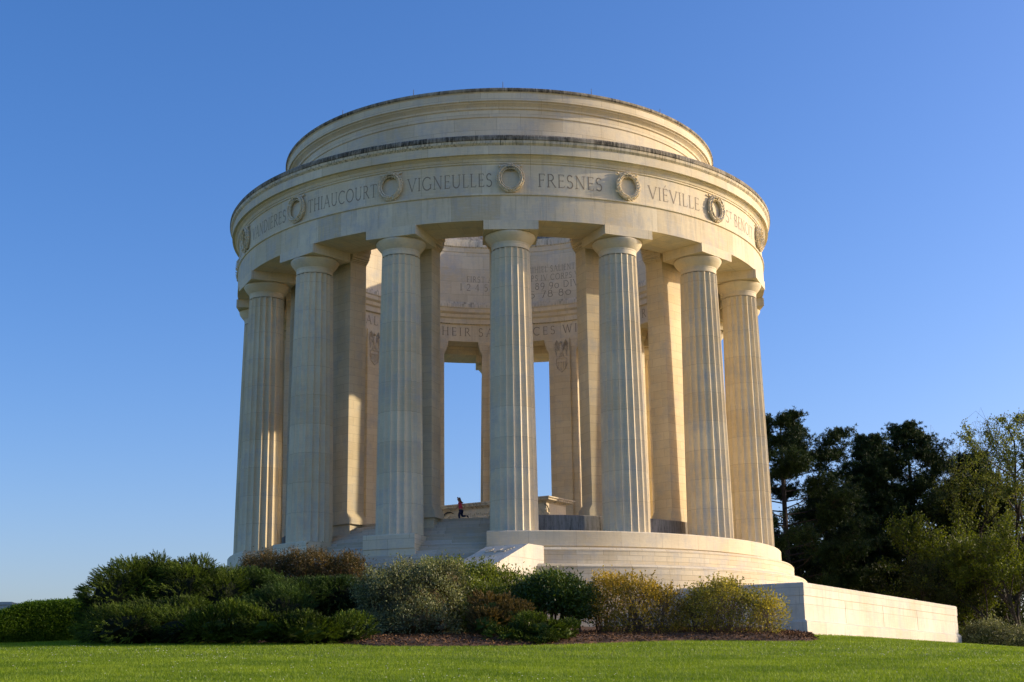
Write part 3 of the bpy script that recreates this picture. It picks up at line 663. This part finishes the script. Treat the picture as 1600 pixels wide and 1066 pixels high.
def shrub(name, lobes, label, mat, n_cl, per, L, W, up=.5, spread=.18, lean=(0, 0, 0), group=None, cat_='shrub', flat=1., jitter=.16, corek=.72, stems=0, stemmat=None, stemr=.018, coremat=None, mode='leafy', clumpamp=.35, shoots=0):
    if mode == 'leafy': lobes = [(c_-np.array([0, 0, .30]), r_*(1, 1, .95)) for c_, r_ in lobes]
    b_ = base_of(lobes); root = empty(name, b_, label, cat_, group)
    P, Nn = lobes_sample(lobes, n_cl, jitter); D = nrm(Nn+np.array([0, 0, up])+np.array(lean)+rng.normal(0, .25, P.shape))
    D = nrm(D*(1, 1, flat)); k = P[:, 2] > T(P[:, 0], P[:, 1])+.02; P, D = P[k], D[k]; n = len(P)
    # lumps: push clusters in and out by a smooth field
    f = np.sin(P[:, 0]*2.6+np.sin(P[:, 2]*3.1))*np.sin(P[:, 2]*3.4+P[:, 1]*1.3)+.6*np.sin(P[:, 0]*6.1+P[:, 2]*4.7)
    if mode == 'frond': f = np.sin(P[:, 2]*7.5+1.6*np.sin(P[:, 0]*1.5+P[:, 1])+P[:, 0]*.8)*.8+.55*np.sin(P[:, 0]*3.3+P[:, 2]*2+P[:, 1]*2.1)
    P = P+D*(f*clumpamp*.35)[:, None]
    PP = np.repeat(P, per, 0); DD = np.repeat(D, per, 0)
    if mode == 'frond':
        t = np.tile(np.linspace(0, 1, per), n); PP = PP+DD*(t*spread*3)[:, None]+rng.normal(0, spread*.16, PP.shape)*(1.15-t[:, None]); dirs_ = nrm(DD*1.4+rng.normal(0, .36, PP.shape))
    else:
        PP = PP+rng.normal(0, spread, PP.shape); dirs_ = nrm(DD*.8+rng.normal(0, .8, PP.shape))
    PP[:, 2] = np.maximum(PP[:, 2], T(PP[:, 0], PP[:, 1])+.03)
    V, F = leaves(PP, dirs_, L*rng.uniform(.6, 1.4, len(PP)), W*rng.uniform(.7, 1.3, len(PP)))
    tint = np.clip(np.repeat(.38+.30*f+rng.normal(0, .15, n), per)+rng.normal(0, .17, len(PP)), 0, 1)  # bulging clumps coloured lighter, sunken ones darker, as painted highlights and shaded gaps
    o = link('foliage', fastmesh(name+'_foliage', V-np.array(b_), F, tint, mat), root)
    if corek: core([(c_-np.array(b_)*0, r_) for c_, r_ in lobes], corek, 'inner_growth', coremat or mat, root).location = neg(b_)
    if stems:
        o = MB()
        for i in range(stems):
            l = lobes[rng.integers(len(lobes))]; c_, r_ = l; gx_, gy_ = c_[0]+rng.normal(0, .22)*r_[0], c_[1]+rng.normal(0, .22)*r_[1]; gz = float(T(gx_, gy_))
            tp = c_+nrm(rng.normal(size=3)+np.array([0, 0, .8]))*r_*rng.uniform(.75, 1.03); md = (np.array([gx_, gy_, gz])*.5+tp*.5)+np.array([*rng.normal(0, .10, 2), .08])
            o.tube([np.array([gx_, gy_, gz-.1])-b_, md-b_, tp-b_], [stemr, stemr*.7, stemr*.3], 4)
            for q in range(3):
                s0 = md+(tp-md)*rng.uniform(0, .8); s1 = s0+nrm(rng.normal(size=3)+np.array([0, 0, .9]))*rng.uniform(.25, .6); o.tube([s0-b_, s1-b_], [stemr*.5, stemr*.2], 3)
        link('stems', o.mesh('stems', stemmat), root)
    if shoots:
        o = MB(); A_ = []; B_ = []
        for i in range(shoots):
            c_, r_ = lobes[rng.integers(len(lobes))]; q0 = nrm(rng.normal(size=3)*(1, 1, .4)+np.array([0, 0, 1.1])); s0 = c_+q0*r_*.9; s1 = s0+nrm(q0*.5+np.array([0, 0, .9])+rng.normal(0, .25, 3))*rng.uniform(.25, .62)
            o.tube([s0-b_, s1-b_], [.008, .003], 3)
            for q in range(13): A_.append(s0+(s1-s0)*rng.uniform(.2, 1.02)); B_.append(nrm(s1-s0)+rng.normal(0, .8, 3))
        link('shoots', o.mesh('shoots', stemmat), root); V, F = leaves(np.array(A_), np.array(B_), L*rng.uniform(.7, 1.4, len(A_)), W); link('shoot_leaves', fastmesh(name+'_shoot_leaves', V-np.array(b_), F, np.clip(rng.normal(.6, .25, len(F)), 0, 1), mat), root)
    return root
M_jun = leafmat('juniper_green', (.010, .024, .003), (.14, .20, .016), .2, .6, .2)
M_core = leafmat('juniper_core_shade', (.012, .016, .006), (.016, .02, .008), 0, .95, .1)  # near-black core colour paints the shade seen between juniper fronds
M_jun2 = leafmat('juniper_bluegreen', (.012, .030, .008), (.10, .165, .028), .2, .6, .2)
M_sil = leafmat('silvery_leaf', (.03, .038, .010), (.32, .33, .13), .3, .5, .3, (1.1, 1.1, .6))
M_lg = leafmat('fresh_leaf', (.03, .055, .006), (.25, .30, .04), .4, .5)
M_rho = leafmat('glossy_leaf', (.025, .050, .006), (.11, .16, .015), .2, .42, .35)
M_yel = leafmat('golden_leaf', (.12, .11, .02), (.62, .42, .05), .4, .6)
M_olv = leafmat('olive_gold_leaf', (.11, .12, .022), (.56, .46, .07), .4, .6)
M_bro = leafmat('bronze_leaf', (.05, .05, .015), (.20, .13, .04), .3, .6)
M_hed = leafmat('hedge_leaf', (.035, .085, .008), (.15, .25, .022), .45, .6, .2)
M_twig = plain('twig_brown', (.16, .11, .065), .9, .2, 10); M_bark = plain('bark_dark', (.055, .042, .032), .95, .3, 5); M_redtwig = plain('twig_russet', (.27, .12, .045), .9, .2, 10)
# junipers
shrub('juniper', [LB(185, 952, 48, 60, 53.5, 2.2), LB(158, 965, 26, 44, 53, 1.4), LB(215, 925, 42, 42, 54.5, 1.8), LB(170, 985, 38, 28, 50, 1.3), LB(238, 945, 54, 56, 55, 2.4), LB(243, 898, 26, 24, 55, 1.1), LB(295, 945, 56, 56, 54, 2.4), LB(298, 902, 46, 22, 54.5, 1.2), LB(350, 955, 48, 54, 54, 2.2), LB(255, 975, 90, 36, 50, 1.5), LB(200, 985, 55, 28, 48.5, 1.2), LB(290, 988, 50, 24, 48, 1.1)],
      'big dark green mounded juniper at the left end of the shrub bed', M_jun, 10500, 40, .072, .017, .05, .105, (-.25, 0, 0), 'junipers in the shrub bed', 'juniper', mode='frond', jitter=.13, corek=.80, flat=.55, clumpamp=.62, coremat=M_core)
shrub('juniper', [LB(395, 940, 52, 44, 55.5, 1.9), LB(455, 945, 60, 38, 55, 1.9), LB(520, 935, 52, 30, 56, 1.7), LB(430, 965, 60, 36, 51, 1.5)],
      'spreading blue green juniper between the big juniper mound and the silvery shrub', M_jun2, 6000, 40, .072, .017, .05, .105, (-.3, 0, 0), 'junipers in the shrub bed', 'juniper', mode='frond', jitter=.13, corek=.80, flat=.55, clumpamp=.62, coremat=M_core)
shrub('juniper', [LB(350, 986, 56, 26, 47.2, 1.0), LB(420, 985, 50, 24, 47, 1.0), LB(480, 988, 52, 24, 46.5, 1.0), LB(535, 993, 40, 16, 47, .8)],
      'low dark juniper hugging the lawn edge in front of the spreading juniper', M_jun, 3000, 30, .08, .024, .5, .09, (.05, 0, 0), 'junipers in the shrub bed', 'juniper', mode='frond', jitter=.18, corek=.68, flat=.6, clumpamp=.6)
shrub('juniper', [LB(770, 955, 34, 20, 49.5, .8), LB(800, 968, 40, 20, 49, .9), LB(760, 978, 30, 22, 48.5, .8)],
      'bronze green layered juniper under the glossy evergreen', M_bro, 1500, 30, .07, .022, .5, .07, (.1, 0, 0), 'junipers in the shrub bed', 'juniper', mode='frond', jitter=.18, corek=.68, flat=.6, clumpamp=.6, coremat=M_jun)
shrub('juniper', [LB(800, 992, 30, 16, 46.5, .7), LB(845, 985, 36, 17, 47, .8), LB(880, 989, 18, 14, 47, .6), LB(840, 1000, 30, 9, 46, .5)],
      'lowest small green juniper cushion on the mulch at the lawn edge', M_jun, 1700, 30, .06, .020, .5, .065, (.1, 0, 0), 'junipers in the shrub bed', 'juniper', mode='frond', jitter=.18, corek=.68, flat=.6, clumpamp=.6)
# mixed shrubs
shrub('bronze_shrub', [LB(420, 880, 42, 20, 59, 1.0), LB(480, 880, 50, 26, 59, 1.2), LB(540, 885, 40, 24, 59, 1.0)],
      'bronze brown shrub with russet stems at the foot of the left columns', M_bro, 1500, 16, .085, .04, .6, .16, corek=.5, stems=170, shoots=60, stemmat=M_redtwig, stemr=.016, clumpamp=.5)
shrub('silvery_shrub', [LB(640, 930, 82, 52, 51.5, 2.1), LB(600, 915, 45, 36, 52, 1.4), LB(690, 900, 42, 32, 52, 1.4), LB(650, 965, 70, 34, 50, 1.5), LB(640, 893, 40, 20, 52.5, 1.1), LB(600, 975, 50, 26, 51, 1.2)],
      'large arching grey green small leaved shrub right of the spreading juniper', M_sil, 3000, 14, .088, .046, .3, .14, corek=.66, stems=110, shoots=70, stemmat=M_twig, stemr=.014, jitter=.2, coremat=M_bro, clumpamp=.5)
shrub('leafy_shrub', [LB(690, 895, 50, 24, 56, 1.4), LB(740, 908, 50, 34, 55, 1.5), LB(800, 914, 50, 26, 56, 1.4), LB(750, 935, 50, 32, 53.5, 1.4), LB(850, 908, 40, 16, 57, 1.1), LB(725, 965, 40, 28, 52.5, 1.0)],
      'fresh yellow green leafy shrub in front of the stair cheek', M_lg, 3200, 15, .10, .05, .7, .17, corek=.55, stems=100, shoots=110, stemmat=M_twig, jitter=.2, clumpamp=.55, coremat=M_bro)
shrub('glossy_evergreen', [LB(870, 924, 54, 34, 52.5, 1.4), LB(825, 930, 34, 28, 53, 1.1), LB(905, 938, 26, 28, 52, .9), LB(868, 914, 40, 22, 53, 1.1)],
      'dark glossy leaved evergreen on bare forked stems above the small juniper', M_rho, 2000, 14, .125, .05, .2, .15, corek=.62, stems=22, shoots=25, stemmat=M_bark, stemr=.045, jitter=.2)
shrub('golden_shrub', [LB(990, 940, 66, 48, 52, 1.5), LB(940, 930, 30, 42, 53, 1.1), LB(1035, 945, 36, 40, 51.5, 1.1), LB(985, 912, 40, 18, 52, 1.0), LB(1000, 970, 60, 26, 51.5, 1.1)],
      'twiggy golden orange leaved shrub right of the glossy evergreen', M_yel, 2900, 9, .084, .048, .8, .15, corek=0, stems=260, shoots=80, stemmat=M_twig, stemr=.011, jitter=.30, clumpamp=.6)
shrub('golden_shrub', [LB(1150, 945, 60, 44, 51.5, 1.4), LB(1105, 935, 34, 36, 52.5, 1.1), LB(1195, 955, 28, 32, 51, .9), LB(1130, 917, 34, 16, 52, .9), LB(1085, 955, 30, 34, 52, 1.0)],
      'twiggy olive gold shrub nearest the terrace wall corner', M_olv, 2900, 9, .084, .048, .8, .15, corek=0, stems=260, shoots=80, stemmat=M_twig, stemr=.011, jitter=.30, clumpamp=.6)
# clipped hedge at the left
hl = [LB(70, 985, 100, 50, 60, 1.4), LB(105, 968, 55, 34, 62, 1.4), LB(10, 1000, 60, 34, 57, 1.1), LB(60, 972, 40, 34, 61, 1.3)]
root = empty('clipped_hedge', (-19.3, -19.5, float(T(-19.3, -19.5))), 'clipped rounded green hedge at the far left behind the juniper', 'hedge'); b_ = np.array(root.location)
P = []; Q = []
hp = [(-27.0, -24.0, -4.35), (-22.3, -21.4, -4.15), (-20.8, -20.6, -3.05), (-16.5, -18.2, -2.95)]
o = MB(); path_ = []
def hedge_top(s):   # s along the hedge 0..1 -> centre and height
    xs = np.array([-29., -24.5, -22.3, -20.9, -19.8, -18., -13.]); ys = np.array([-22.8, -21.6, -20.8, -20.0, -19.3, -18.6, -17.]); hs_ = np.array([.62, .66, .78, 1.15, 1.55, 1.62, 1.6])
    t = s*(len(xs)-1); return np.interp(t, range(7), xs), np.interp(t, range(7), ys), np.interp(t, range(7), hs_)
nh = 26000; s = rng.random(nh); cx_, cy_, hh_ = hedge_top(s); a = rng.uniform(-.15, PI*.75, nh)*1.0; hw_ = 1.15
ex = np.sign(np.sin(a))*np.abs(np.sin(a))**.45; ez = np.cos(a); a2 = rng.random(nh)
front = a2 < .62; yo = np.where(front, -hw_, rng.uniform(-hw_, hw_, nh)); zo = np.where(front, rng.uniform(0, 1, nh)*hh_, hh_)
rd = .35; cl_ = (zo > hh_-rd) & (yo < -hw_+rd); th_ = rng.uniform(0, PI/2, nh); yo = np.where(cl_, -hw_+rd-rd*np.cos(th_), yo); zo = np.where(cl_, hh_-rd+rd*np.sin(th_), zo)
P = np.c_[cx_, cy_+yo, T(cx_, cy_+yo)+zo]+rng.normal(0, .035, (nh, 3)); D = np.c_[rng.normal(0, .7, nh), np.where(front, -1., -.1), np.where(front, .5, 1.)]
PP = np.repeat(P, 5, 0)+rng.normal(0, .05, (nh*5, 3)); DD = np.repeat(D, 5, 0)+rng.normal(0, .5, (nh*5, 3)); V, F = leaves(PP, DD, .075, .042)
link('foliage', fastmesh('hedge_foliage', V-b_, F, np.clip(rng.normal(.45, .25, len(F)), 0, 1), M_hed), root)
V = []; F = []
ss = np.linspace(0, 1, 40)
for i, s_ in enumerate(ss):
    x_, y_, h_ = hedge_top(s_); z_ = float(T(x_, y_))
    for yo_, zo_ in ((-1.05, -.1), (-1.05, h_-.35), (-.8, h_-.1), (.9, h_-.1), (1.0, -.1)): V.append((x_, y_+yo_, z_+zo_))
for i in range(39):
    for k in range(4): F.append((i*5+k, (i+1)*5+k, (i+1)*5+k+1, i*5+k+1))
F += [(0, 1, 2, 3, 4), tuple(39*5+k for k in range(5))]
me = bpy.data.meshes.new('inner_growth'); me.from_pydata(V, [], F); me.materials.append(M_hed); link('inner_growth', me, root, neg(b_))
# shrub past the wall end
shrub('rounded_shrub', [LB(1545, 1000, 42, 36, 84, 2.0), LB(1590, 1010, 45, 34, 82, 2.0), LB(1640, 1020, 45, 34, 80, 2.)],
      'olive green rounded shrub just beyond the low end of the terrace wall', M_sil, 2300, 16, .11, .055, .5, .2, (.2, 0, 0), corek=.72, coremat=M_jun, stems=60, stemmat=M_twig)

# ------------------------------------------------------------------ trees
M_pine = leafmat('pine_needles', (.011, .025, .007), (.045, .078, .015), .12, .6, .2)
M_dk = leafmat('dark_foliage', (.018, .028, .007), (.065, .080, .018), .25, .6, .2)
M_spring = leafmat('spring_leaf', (.05, .075, .008), (.165, .20, .018), .4, .55)
M_pale = leafmat('pale_spring_leaf', (.08, .11, .02), (.24, .27, .06), .4, .6)
def limbs(o, base, top, r0, nl, reach, z0f=.3, drop=.15, sides=7, tips=None):
    base = np.array(base, float); top = np.array(top, float); H = top[2]-base[2]; mid = (base+top)/2+np.array([rng.normal(0, .02)*H, rng.normal(0, .02)*H, 0])
    P = [base, base*.7+mid*.3, mid, mid*.4+top*.6, top]; o.tube(P, [r0, r0*.82, r0*.6, r0*.42, r0*.12], sides)
    for i in range(nl):
        f = z0f+(1-z0f)*(i+rng.random())/nl; s0 = base+(mid-base)*f*2 if f < .5 else mid+(top-mid)*(f-.5)*2; a = i*2.4+rng.normal(0, .3); L = reach(f)*rng.uniform(.7, 1.1)
        d = np.array([math.cos(a), math.sin(a), 0]); e = s0+d*L+np.array([0, 0, L*rng.uniform(.15, .5)]); m_ = s0+d*L*.5+np.array([0, 0, L*.08])
        rr = r0*.34*(1.15-f); o.tube([s0, m_, e], [rr, rr*.6, rr*.2], 5)
        if tips is not None: tips.append((m_, e, L))
        for q in range(3):
            s1 = m_+(e-m_)*rng.random(); a3 = a+rng.normal(0, .7); L2 = L*.4; e2 = s1+np.array([math.cos(a3), math.sin(a3), rng.uniform(.1, .7)])*L2; o.tube([s1, e2], [rr*.35, rr*.1], 4)
            if tips is not None: tips.append((s1, e2, L2))
def pine(px, ytop, d, width, seed, label, sparse=1., low=.25, lean=0):
    tp = at(px, ytop, d); x, y = float(tp[0]), float(tp[1]); zb = float(T(x, y)); H = tp[2]-zb; root = empty('pine_tree', (x, y, zb), label, 'tree', 'dark pines behind the terrace')
    o = MB(); tips = []
    wr = width/2*d/FF
    reach = lambda f: wr*(.55+.6*math.sin(PI*min(1, max(0, (f-low)/(1-low)))**.8))*(1.02 if f < .85 else .55)
    limbs(o, (0, 0, -.3), (lean, 0, H*.97), .36, 74, reach, low, tips=tips); link('trunk', o.mesh('trunk', M_bark, 60), root)
    # tufts on the limb ends
    Ps = []
    for m_, e, L in tips:
        k = int((17 if L > 1.5 else 9)*sparse); t = rng.uniform(.35, 1.05, k)[:, None]; c_ = m_+(e-m_)*t; Ps.append(c_+rng.normal(0, 1, (k, 3))*(.26, .26, .14)+(0, 0, .15))
    P = np.concatenate(Ps); sub_ = 4; P = np.repeat(P, sub_, 0)+rng.normal(0, .22, (len(P)*sub_, 3))*(1, 1, .7); P[:, 2] = np.minimum(P[:, 2], H+rng.normal(0, .12, len(P)))
    per = 16; PP = np.repeat(P, per, 0); DD = nrm(rng.normal(size=PP.shape)+(0, 0, .5)); V, F = leaves(PP, DD, .22*rng.uniform(.7, 1.2, len(PP)), .042)
    link('crown', fastmesh('pine_crown', V, F, np.clip(np.repeat(rng.normal(.35, .22, len(P)), per)+rng.normal(0, .12, len(PP)), 0, 1), M_pine), root); return root
pine(1218, 650, 104, 195, 1, 'tall dark pine showing just right of the last column', 1.5, .10)
pine(1358, 680, 108, 90, 2, 'dark pine with flat top left of the broad middle pine', 1.1, .30)
pine(1414, 664, 110, 140, 3, 'broad dense dark pine with the highest rounded top in the middle of the wood', 1.2, .25)
pine(1285, 765, 118, 110, 4, 'shorter dark pine behind the two tall pines', 1.1, .2)
pine(1518, 708, 112, 110, 5, 'dark round headed pine behind the bare branched tree', 1.1, .3)
def broad(name, px, ytop, d, width, label, mat, nleaf, L, W, H0=.25, barkm=M_bark, nl=34, trunk=.22, group='leafy trees at the wood edge', up=.55, h0=.38):
    tp = at(px, ytop, d); x, y = float(tp[0]), float(tp[1]); zb = float(T(x, y)); H = tp[2]-zb; root = empty(name, (x, y, zb), label, 'tree', group)
    o = MB(); tips = []; wr = width/2*d/FF
    def grow(p, dr, L_, r, lv):
        q = p+dr*L_; mid = (p+q)/2+rng.normal(0, .05*L_, 3); q[2] = min(q[2], H)
        o.tube([p, mid, q], [r, r*.85, r*.68], 6 if lv < 2 else 4 if lv < 4 else 3, capend=False)
        if lv >= 2: tips.append((p, q, lv))
        if lv >= 5: return
        for k in range(3 if lv < 4 else 4):
            nd = nrm(dr+rng.normal(0, .48, 3)+np.array([0, 0, .10])); f = rng.uniform(.45, 1); off = np.array([q[0], q[1]]); 
            if np.hypot(*off) > wr*.95: nd[:2] -= .5*off/np.hypot(*off); nd = nrm(nd)
            grow(p+(q-p)*f, nd, L_*rng.uniform(.62, .82), r*.6, lv+1)
    grow(np.array([0., 0, -.2]), nrm(np.array([rng.normal(0, .04), rng.normal(0, .04), 1])), H*h0, trunk, 0)
    for k in range(2): grow(np.array([0., 0, H*.1]), nrm(np.array([rng.normal(0, .5), rng.normal(0, .3), 1.2])), H*.36, trunk*.7, 1)
    link('trunk', o.mesh('trunk', barkm, 60), root)
    sel = [t for t in tips if t[2] >= 4]; k = rng.integers(len(sel), size=nleaf); a_ = np.array([s[0] for s in sel])[k]; b2 = np.array([s[1] for s in sel])[k]
    P = a_+(b2-a_)*rng.random((nleaf, 1))+rng.normal(0, .14, (nleaf, 3)); V, F = leaves(P, rng.normal(size=P.shape)+(0, 0, up), L*rng.uniform(.6, 1.4, nleaf), W)
    link('crown', fastmesh(name+'_crown', V, F, np.clip(rng.normal(.5, .25, nleaf), 0, 1), mat), root); return root
broad('budding_tree', 1565, 672, 106, 250, 'tall airy tree with thin pale spring leaf at the right edge', M_pale, 46000, .16, .09, trunk=.28, h0=.45)
broad('budding_tree', 1488, 668, 116, 120, 'thin nearly bare tree between the broad pine and the airy tree', M_pale, 3000, .11, .06, trunk=.16, barkm=M_twig)
broad('budding_tree', 1318, 712, 122, 90, 'slim bare grey tree rising between two pines', M_pale, 1800, .11, .06, trunk=.14, barkm=M_twig)
broad('leafy_tree', 1500, 772, 98, 150, 'bright yellow green young tree in front of the dark wood', M_spring, 30000, .17, .10, trunk=.16)
broad('leafy_tree', 1575, 800, 94, 170, 'yellow green bushy tree at the right frame edge', M_spring, 30000, .16, .09, trunk=.16)
broad('leafy_tree', 1455, 850, 97, 90, 'low dull green sapling beyond the middle of the terrace wall', M_dk, 14000, .16, .09, trunk=.1)
# dense dark trees closing the wood behind
lab = ['dark ivy clad tree close behind the last column', 'dark leafy tree under the tall left pine', 'dark tree filling the gap between the pines', 'dark understorey tree below the middle pine', 'dark tree behind the young yellow green tree', 'dark tree behind the bushy tree at the right edge', 'dark low tree behind the end of the terrace wall', 'shadowy tree deep in the wood below the slim bare tree', 'shadowy tree deep in the wood below the round headed pine', 'shadowy tree deep in the wood at the far right', 'small shadowy tree low behind the terrace wall middle', 'small shadowy tree low behind the left part of the terrace wall']
for i, (px, yt, d, w) in enumerate([(1215, 790, 112, 120), (1268, 800, 110, 120), (1320, 765, 120, 120), (1385, 790, 114, 130), (1470, 780, 116, 130), (1560, 745, 118, 150), (1540, 850, 104, 130), (1310, 845, 108, 130), (1430, 850, 108, 130), (1610, 790, 112, 140), (1375, 880, 104, 120), (1250, 870, 104, 120)]):
    tp = at(px, yt, d); x, y = float(tp[0]), float(tp[1]); zb = float(T(x, y)); H = tp[2]-zb; root = empty('dark_tree', (x, y, zb), lab[i], 'tree', 'dark trees closing the wood'); s = w/2*d/FF
    o = MB(); tips = []; limbs(o, (0, 0, -.3), (0, 0, H*.9), .2, 14, lambda f: s*.8, .3, tips=tips); link('trunk', o.mesh('trunk', M_bark, 60), root)
    lb = [(np.array([rng.normal(0, s*.45), rng.normal(0, s*.4), H*f]), np.array([s*.55, s*.55, H*.16])) for f in np.linspace(.22, .84, 9)]
    P, Nn = lobes_sample(lb, 1500, .3, -1); per = 12; PP = np.repeat(P, per, 0)+rng.normal(0, .28, (len(P)*per, 3)); V, F = leaves(PP, rng.normal(size=PP.shape)+(0, 0, .3), .22*rng.uniform(.6, 1.4, len(PP)), .12)
    link('crown', fastmesh('dark_crown', V, F, np.clip(rng.normal(.35, .25, len(F)), 0, 1), M_dk), root)
# far wood mass: closes the horizon beyond the trees
n = 16000; px_ = rng.uniform(22, 95, n); py_ = rng.uniform(44, 66, n); hz = rng.random(n)*(8.0+1.5*np.sin(px_*.5)+1*np.sin(px_*1.3)); P = np.c_[px_, py_, T(px_, py_)+hz]
PP = np.repeat(P, 5, 0)+rng.normal(0, .4, (n*5, 3)); V, F = leaves(PP, rng.normal(size=PP.shape), .5*rng.uniform(.5, 1.3, len(PP)), .28)
tag(link('far_wood', fastmesh('far_wood', V, F, np.clip(rng.normal(.3, .25, len(F)), 0, 1), M_dk)), 'dark distant woodland mass behind the trees right of the memorial', 'wood', None, 'stuff')

# ------------------------------------------------------------------ light, sky, camera
az = R_(SUN_AZ); el = R_(SUN_EL); Sv = Vector((math.cos(el)*math.sin(az), -math.cos(el)*math.cos(az), math.sin(el)))
ld = bpy.data.lights.new('Sun', 'SUN'); ld.energy = 2.75; ld.angle = R_(.53); ld.color = (1., .83, .60)
lo = bpy.data.objects.new('sun_lamp', ld); COL.objects.link(lo); lo.rotation_euler = Sv.to_track_quat('Z', 'Y').to_euler()
w = bpy.data.worlds.new('World'); S.world = w; w.use_nodes = True; nt = w.node_tree; bg = nt.nodes['Background']
sky = N(nt, 'ShaderNodeTexSky', sky_type='NISHITA'); sky.sun_disc = False; sky.sun_elevation = el; sky.sun_rotation = math.atan2(Sv.x, Sv.y)
sky.altitude = 300; sky.air_density = 1.0; sky.dust_density = 2.2; sky.ozone_density = 3.0
hs = N(nt, 'ShaderNodeHueSaturation'); hs.inputs['Saturation'].default_value = 1.25; nt.links.new(sky.outputs[0], hs.inputs['Color']); nt.links.new(mixc(nt, hs.outputs[0], (.94, .86, 1.04), 1., 'MULTIPLY'), bg.inputs['Color']); bg.inputs['Strength'].default_value = .12
cam = bpy.data.cameras.new('Camera'); co = bpy.data.objects.new('camera', cam); COL.objects.link(co); S.camera = co
cam.sensor_width = 36; cam.lens = FF/1600*36; cam.clip_end = 6000; cam.clip_start = .1
f = Vector((math.sin(YAW)*math.cos(PITCH), math.cos(YAW)*math.cos(PITCH), math.sin(PITCH))); up = Vector((-math.sin(YAW)*math.sin(PITCH), -math.cos(YAW)*math.sin(PITCH), math.cos(PITCH))); rt = f.cross(up)
up2 = up*math.cos(ROLL)+rt*math.sin(ROLL); rt2 = f.cross(up2)
from mathutils import Matrix
M = Matrix((rt2, up2, -f)).transposed(); co.matrix_world = Matrix.Translation((0, -CD, CH)) @ M.to_4x4()
vs = S.view_settings; vs.view_transform = 'Standard'; vs.look = 'None'; vs.gamma = 1; vs.exposure = .88
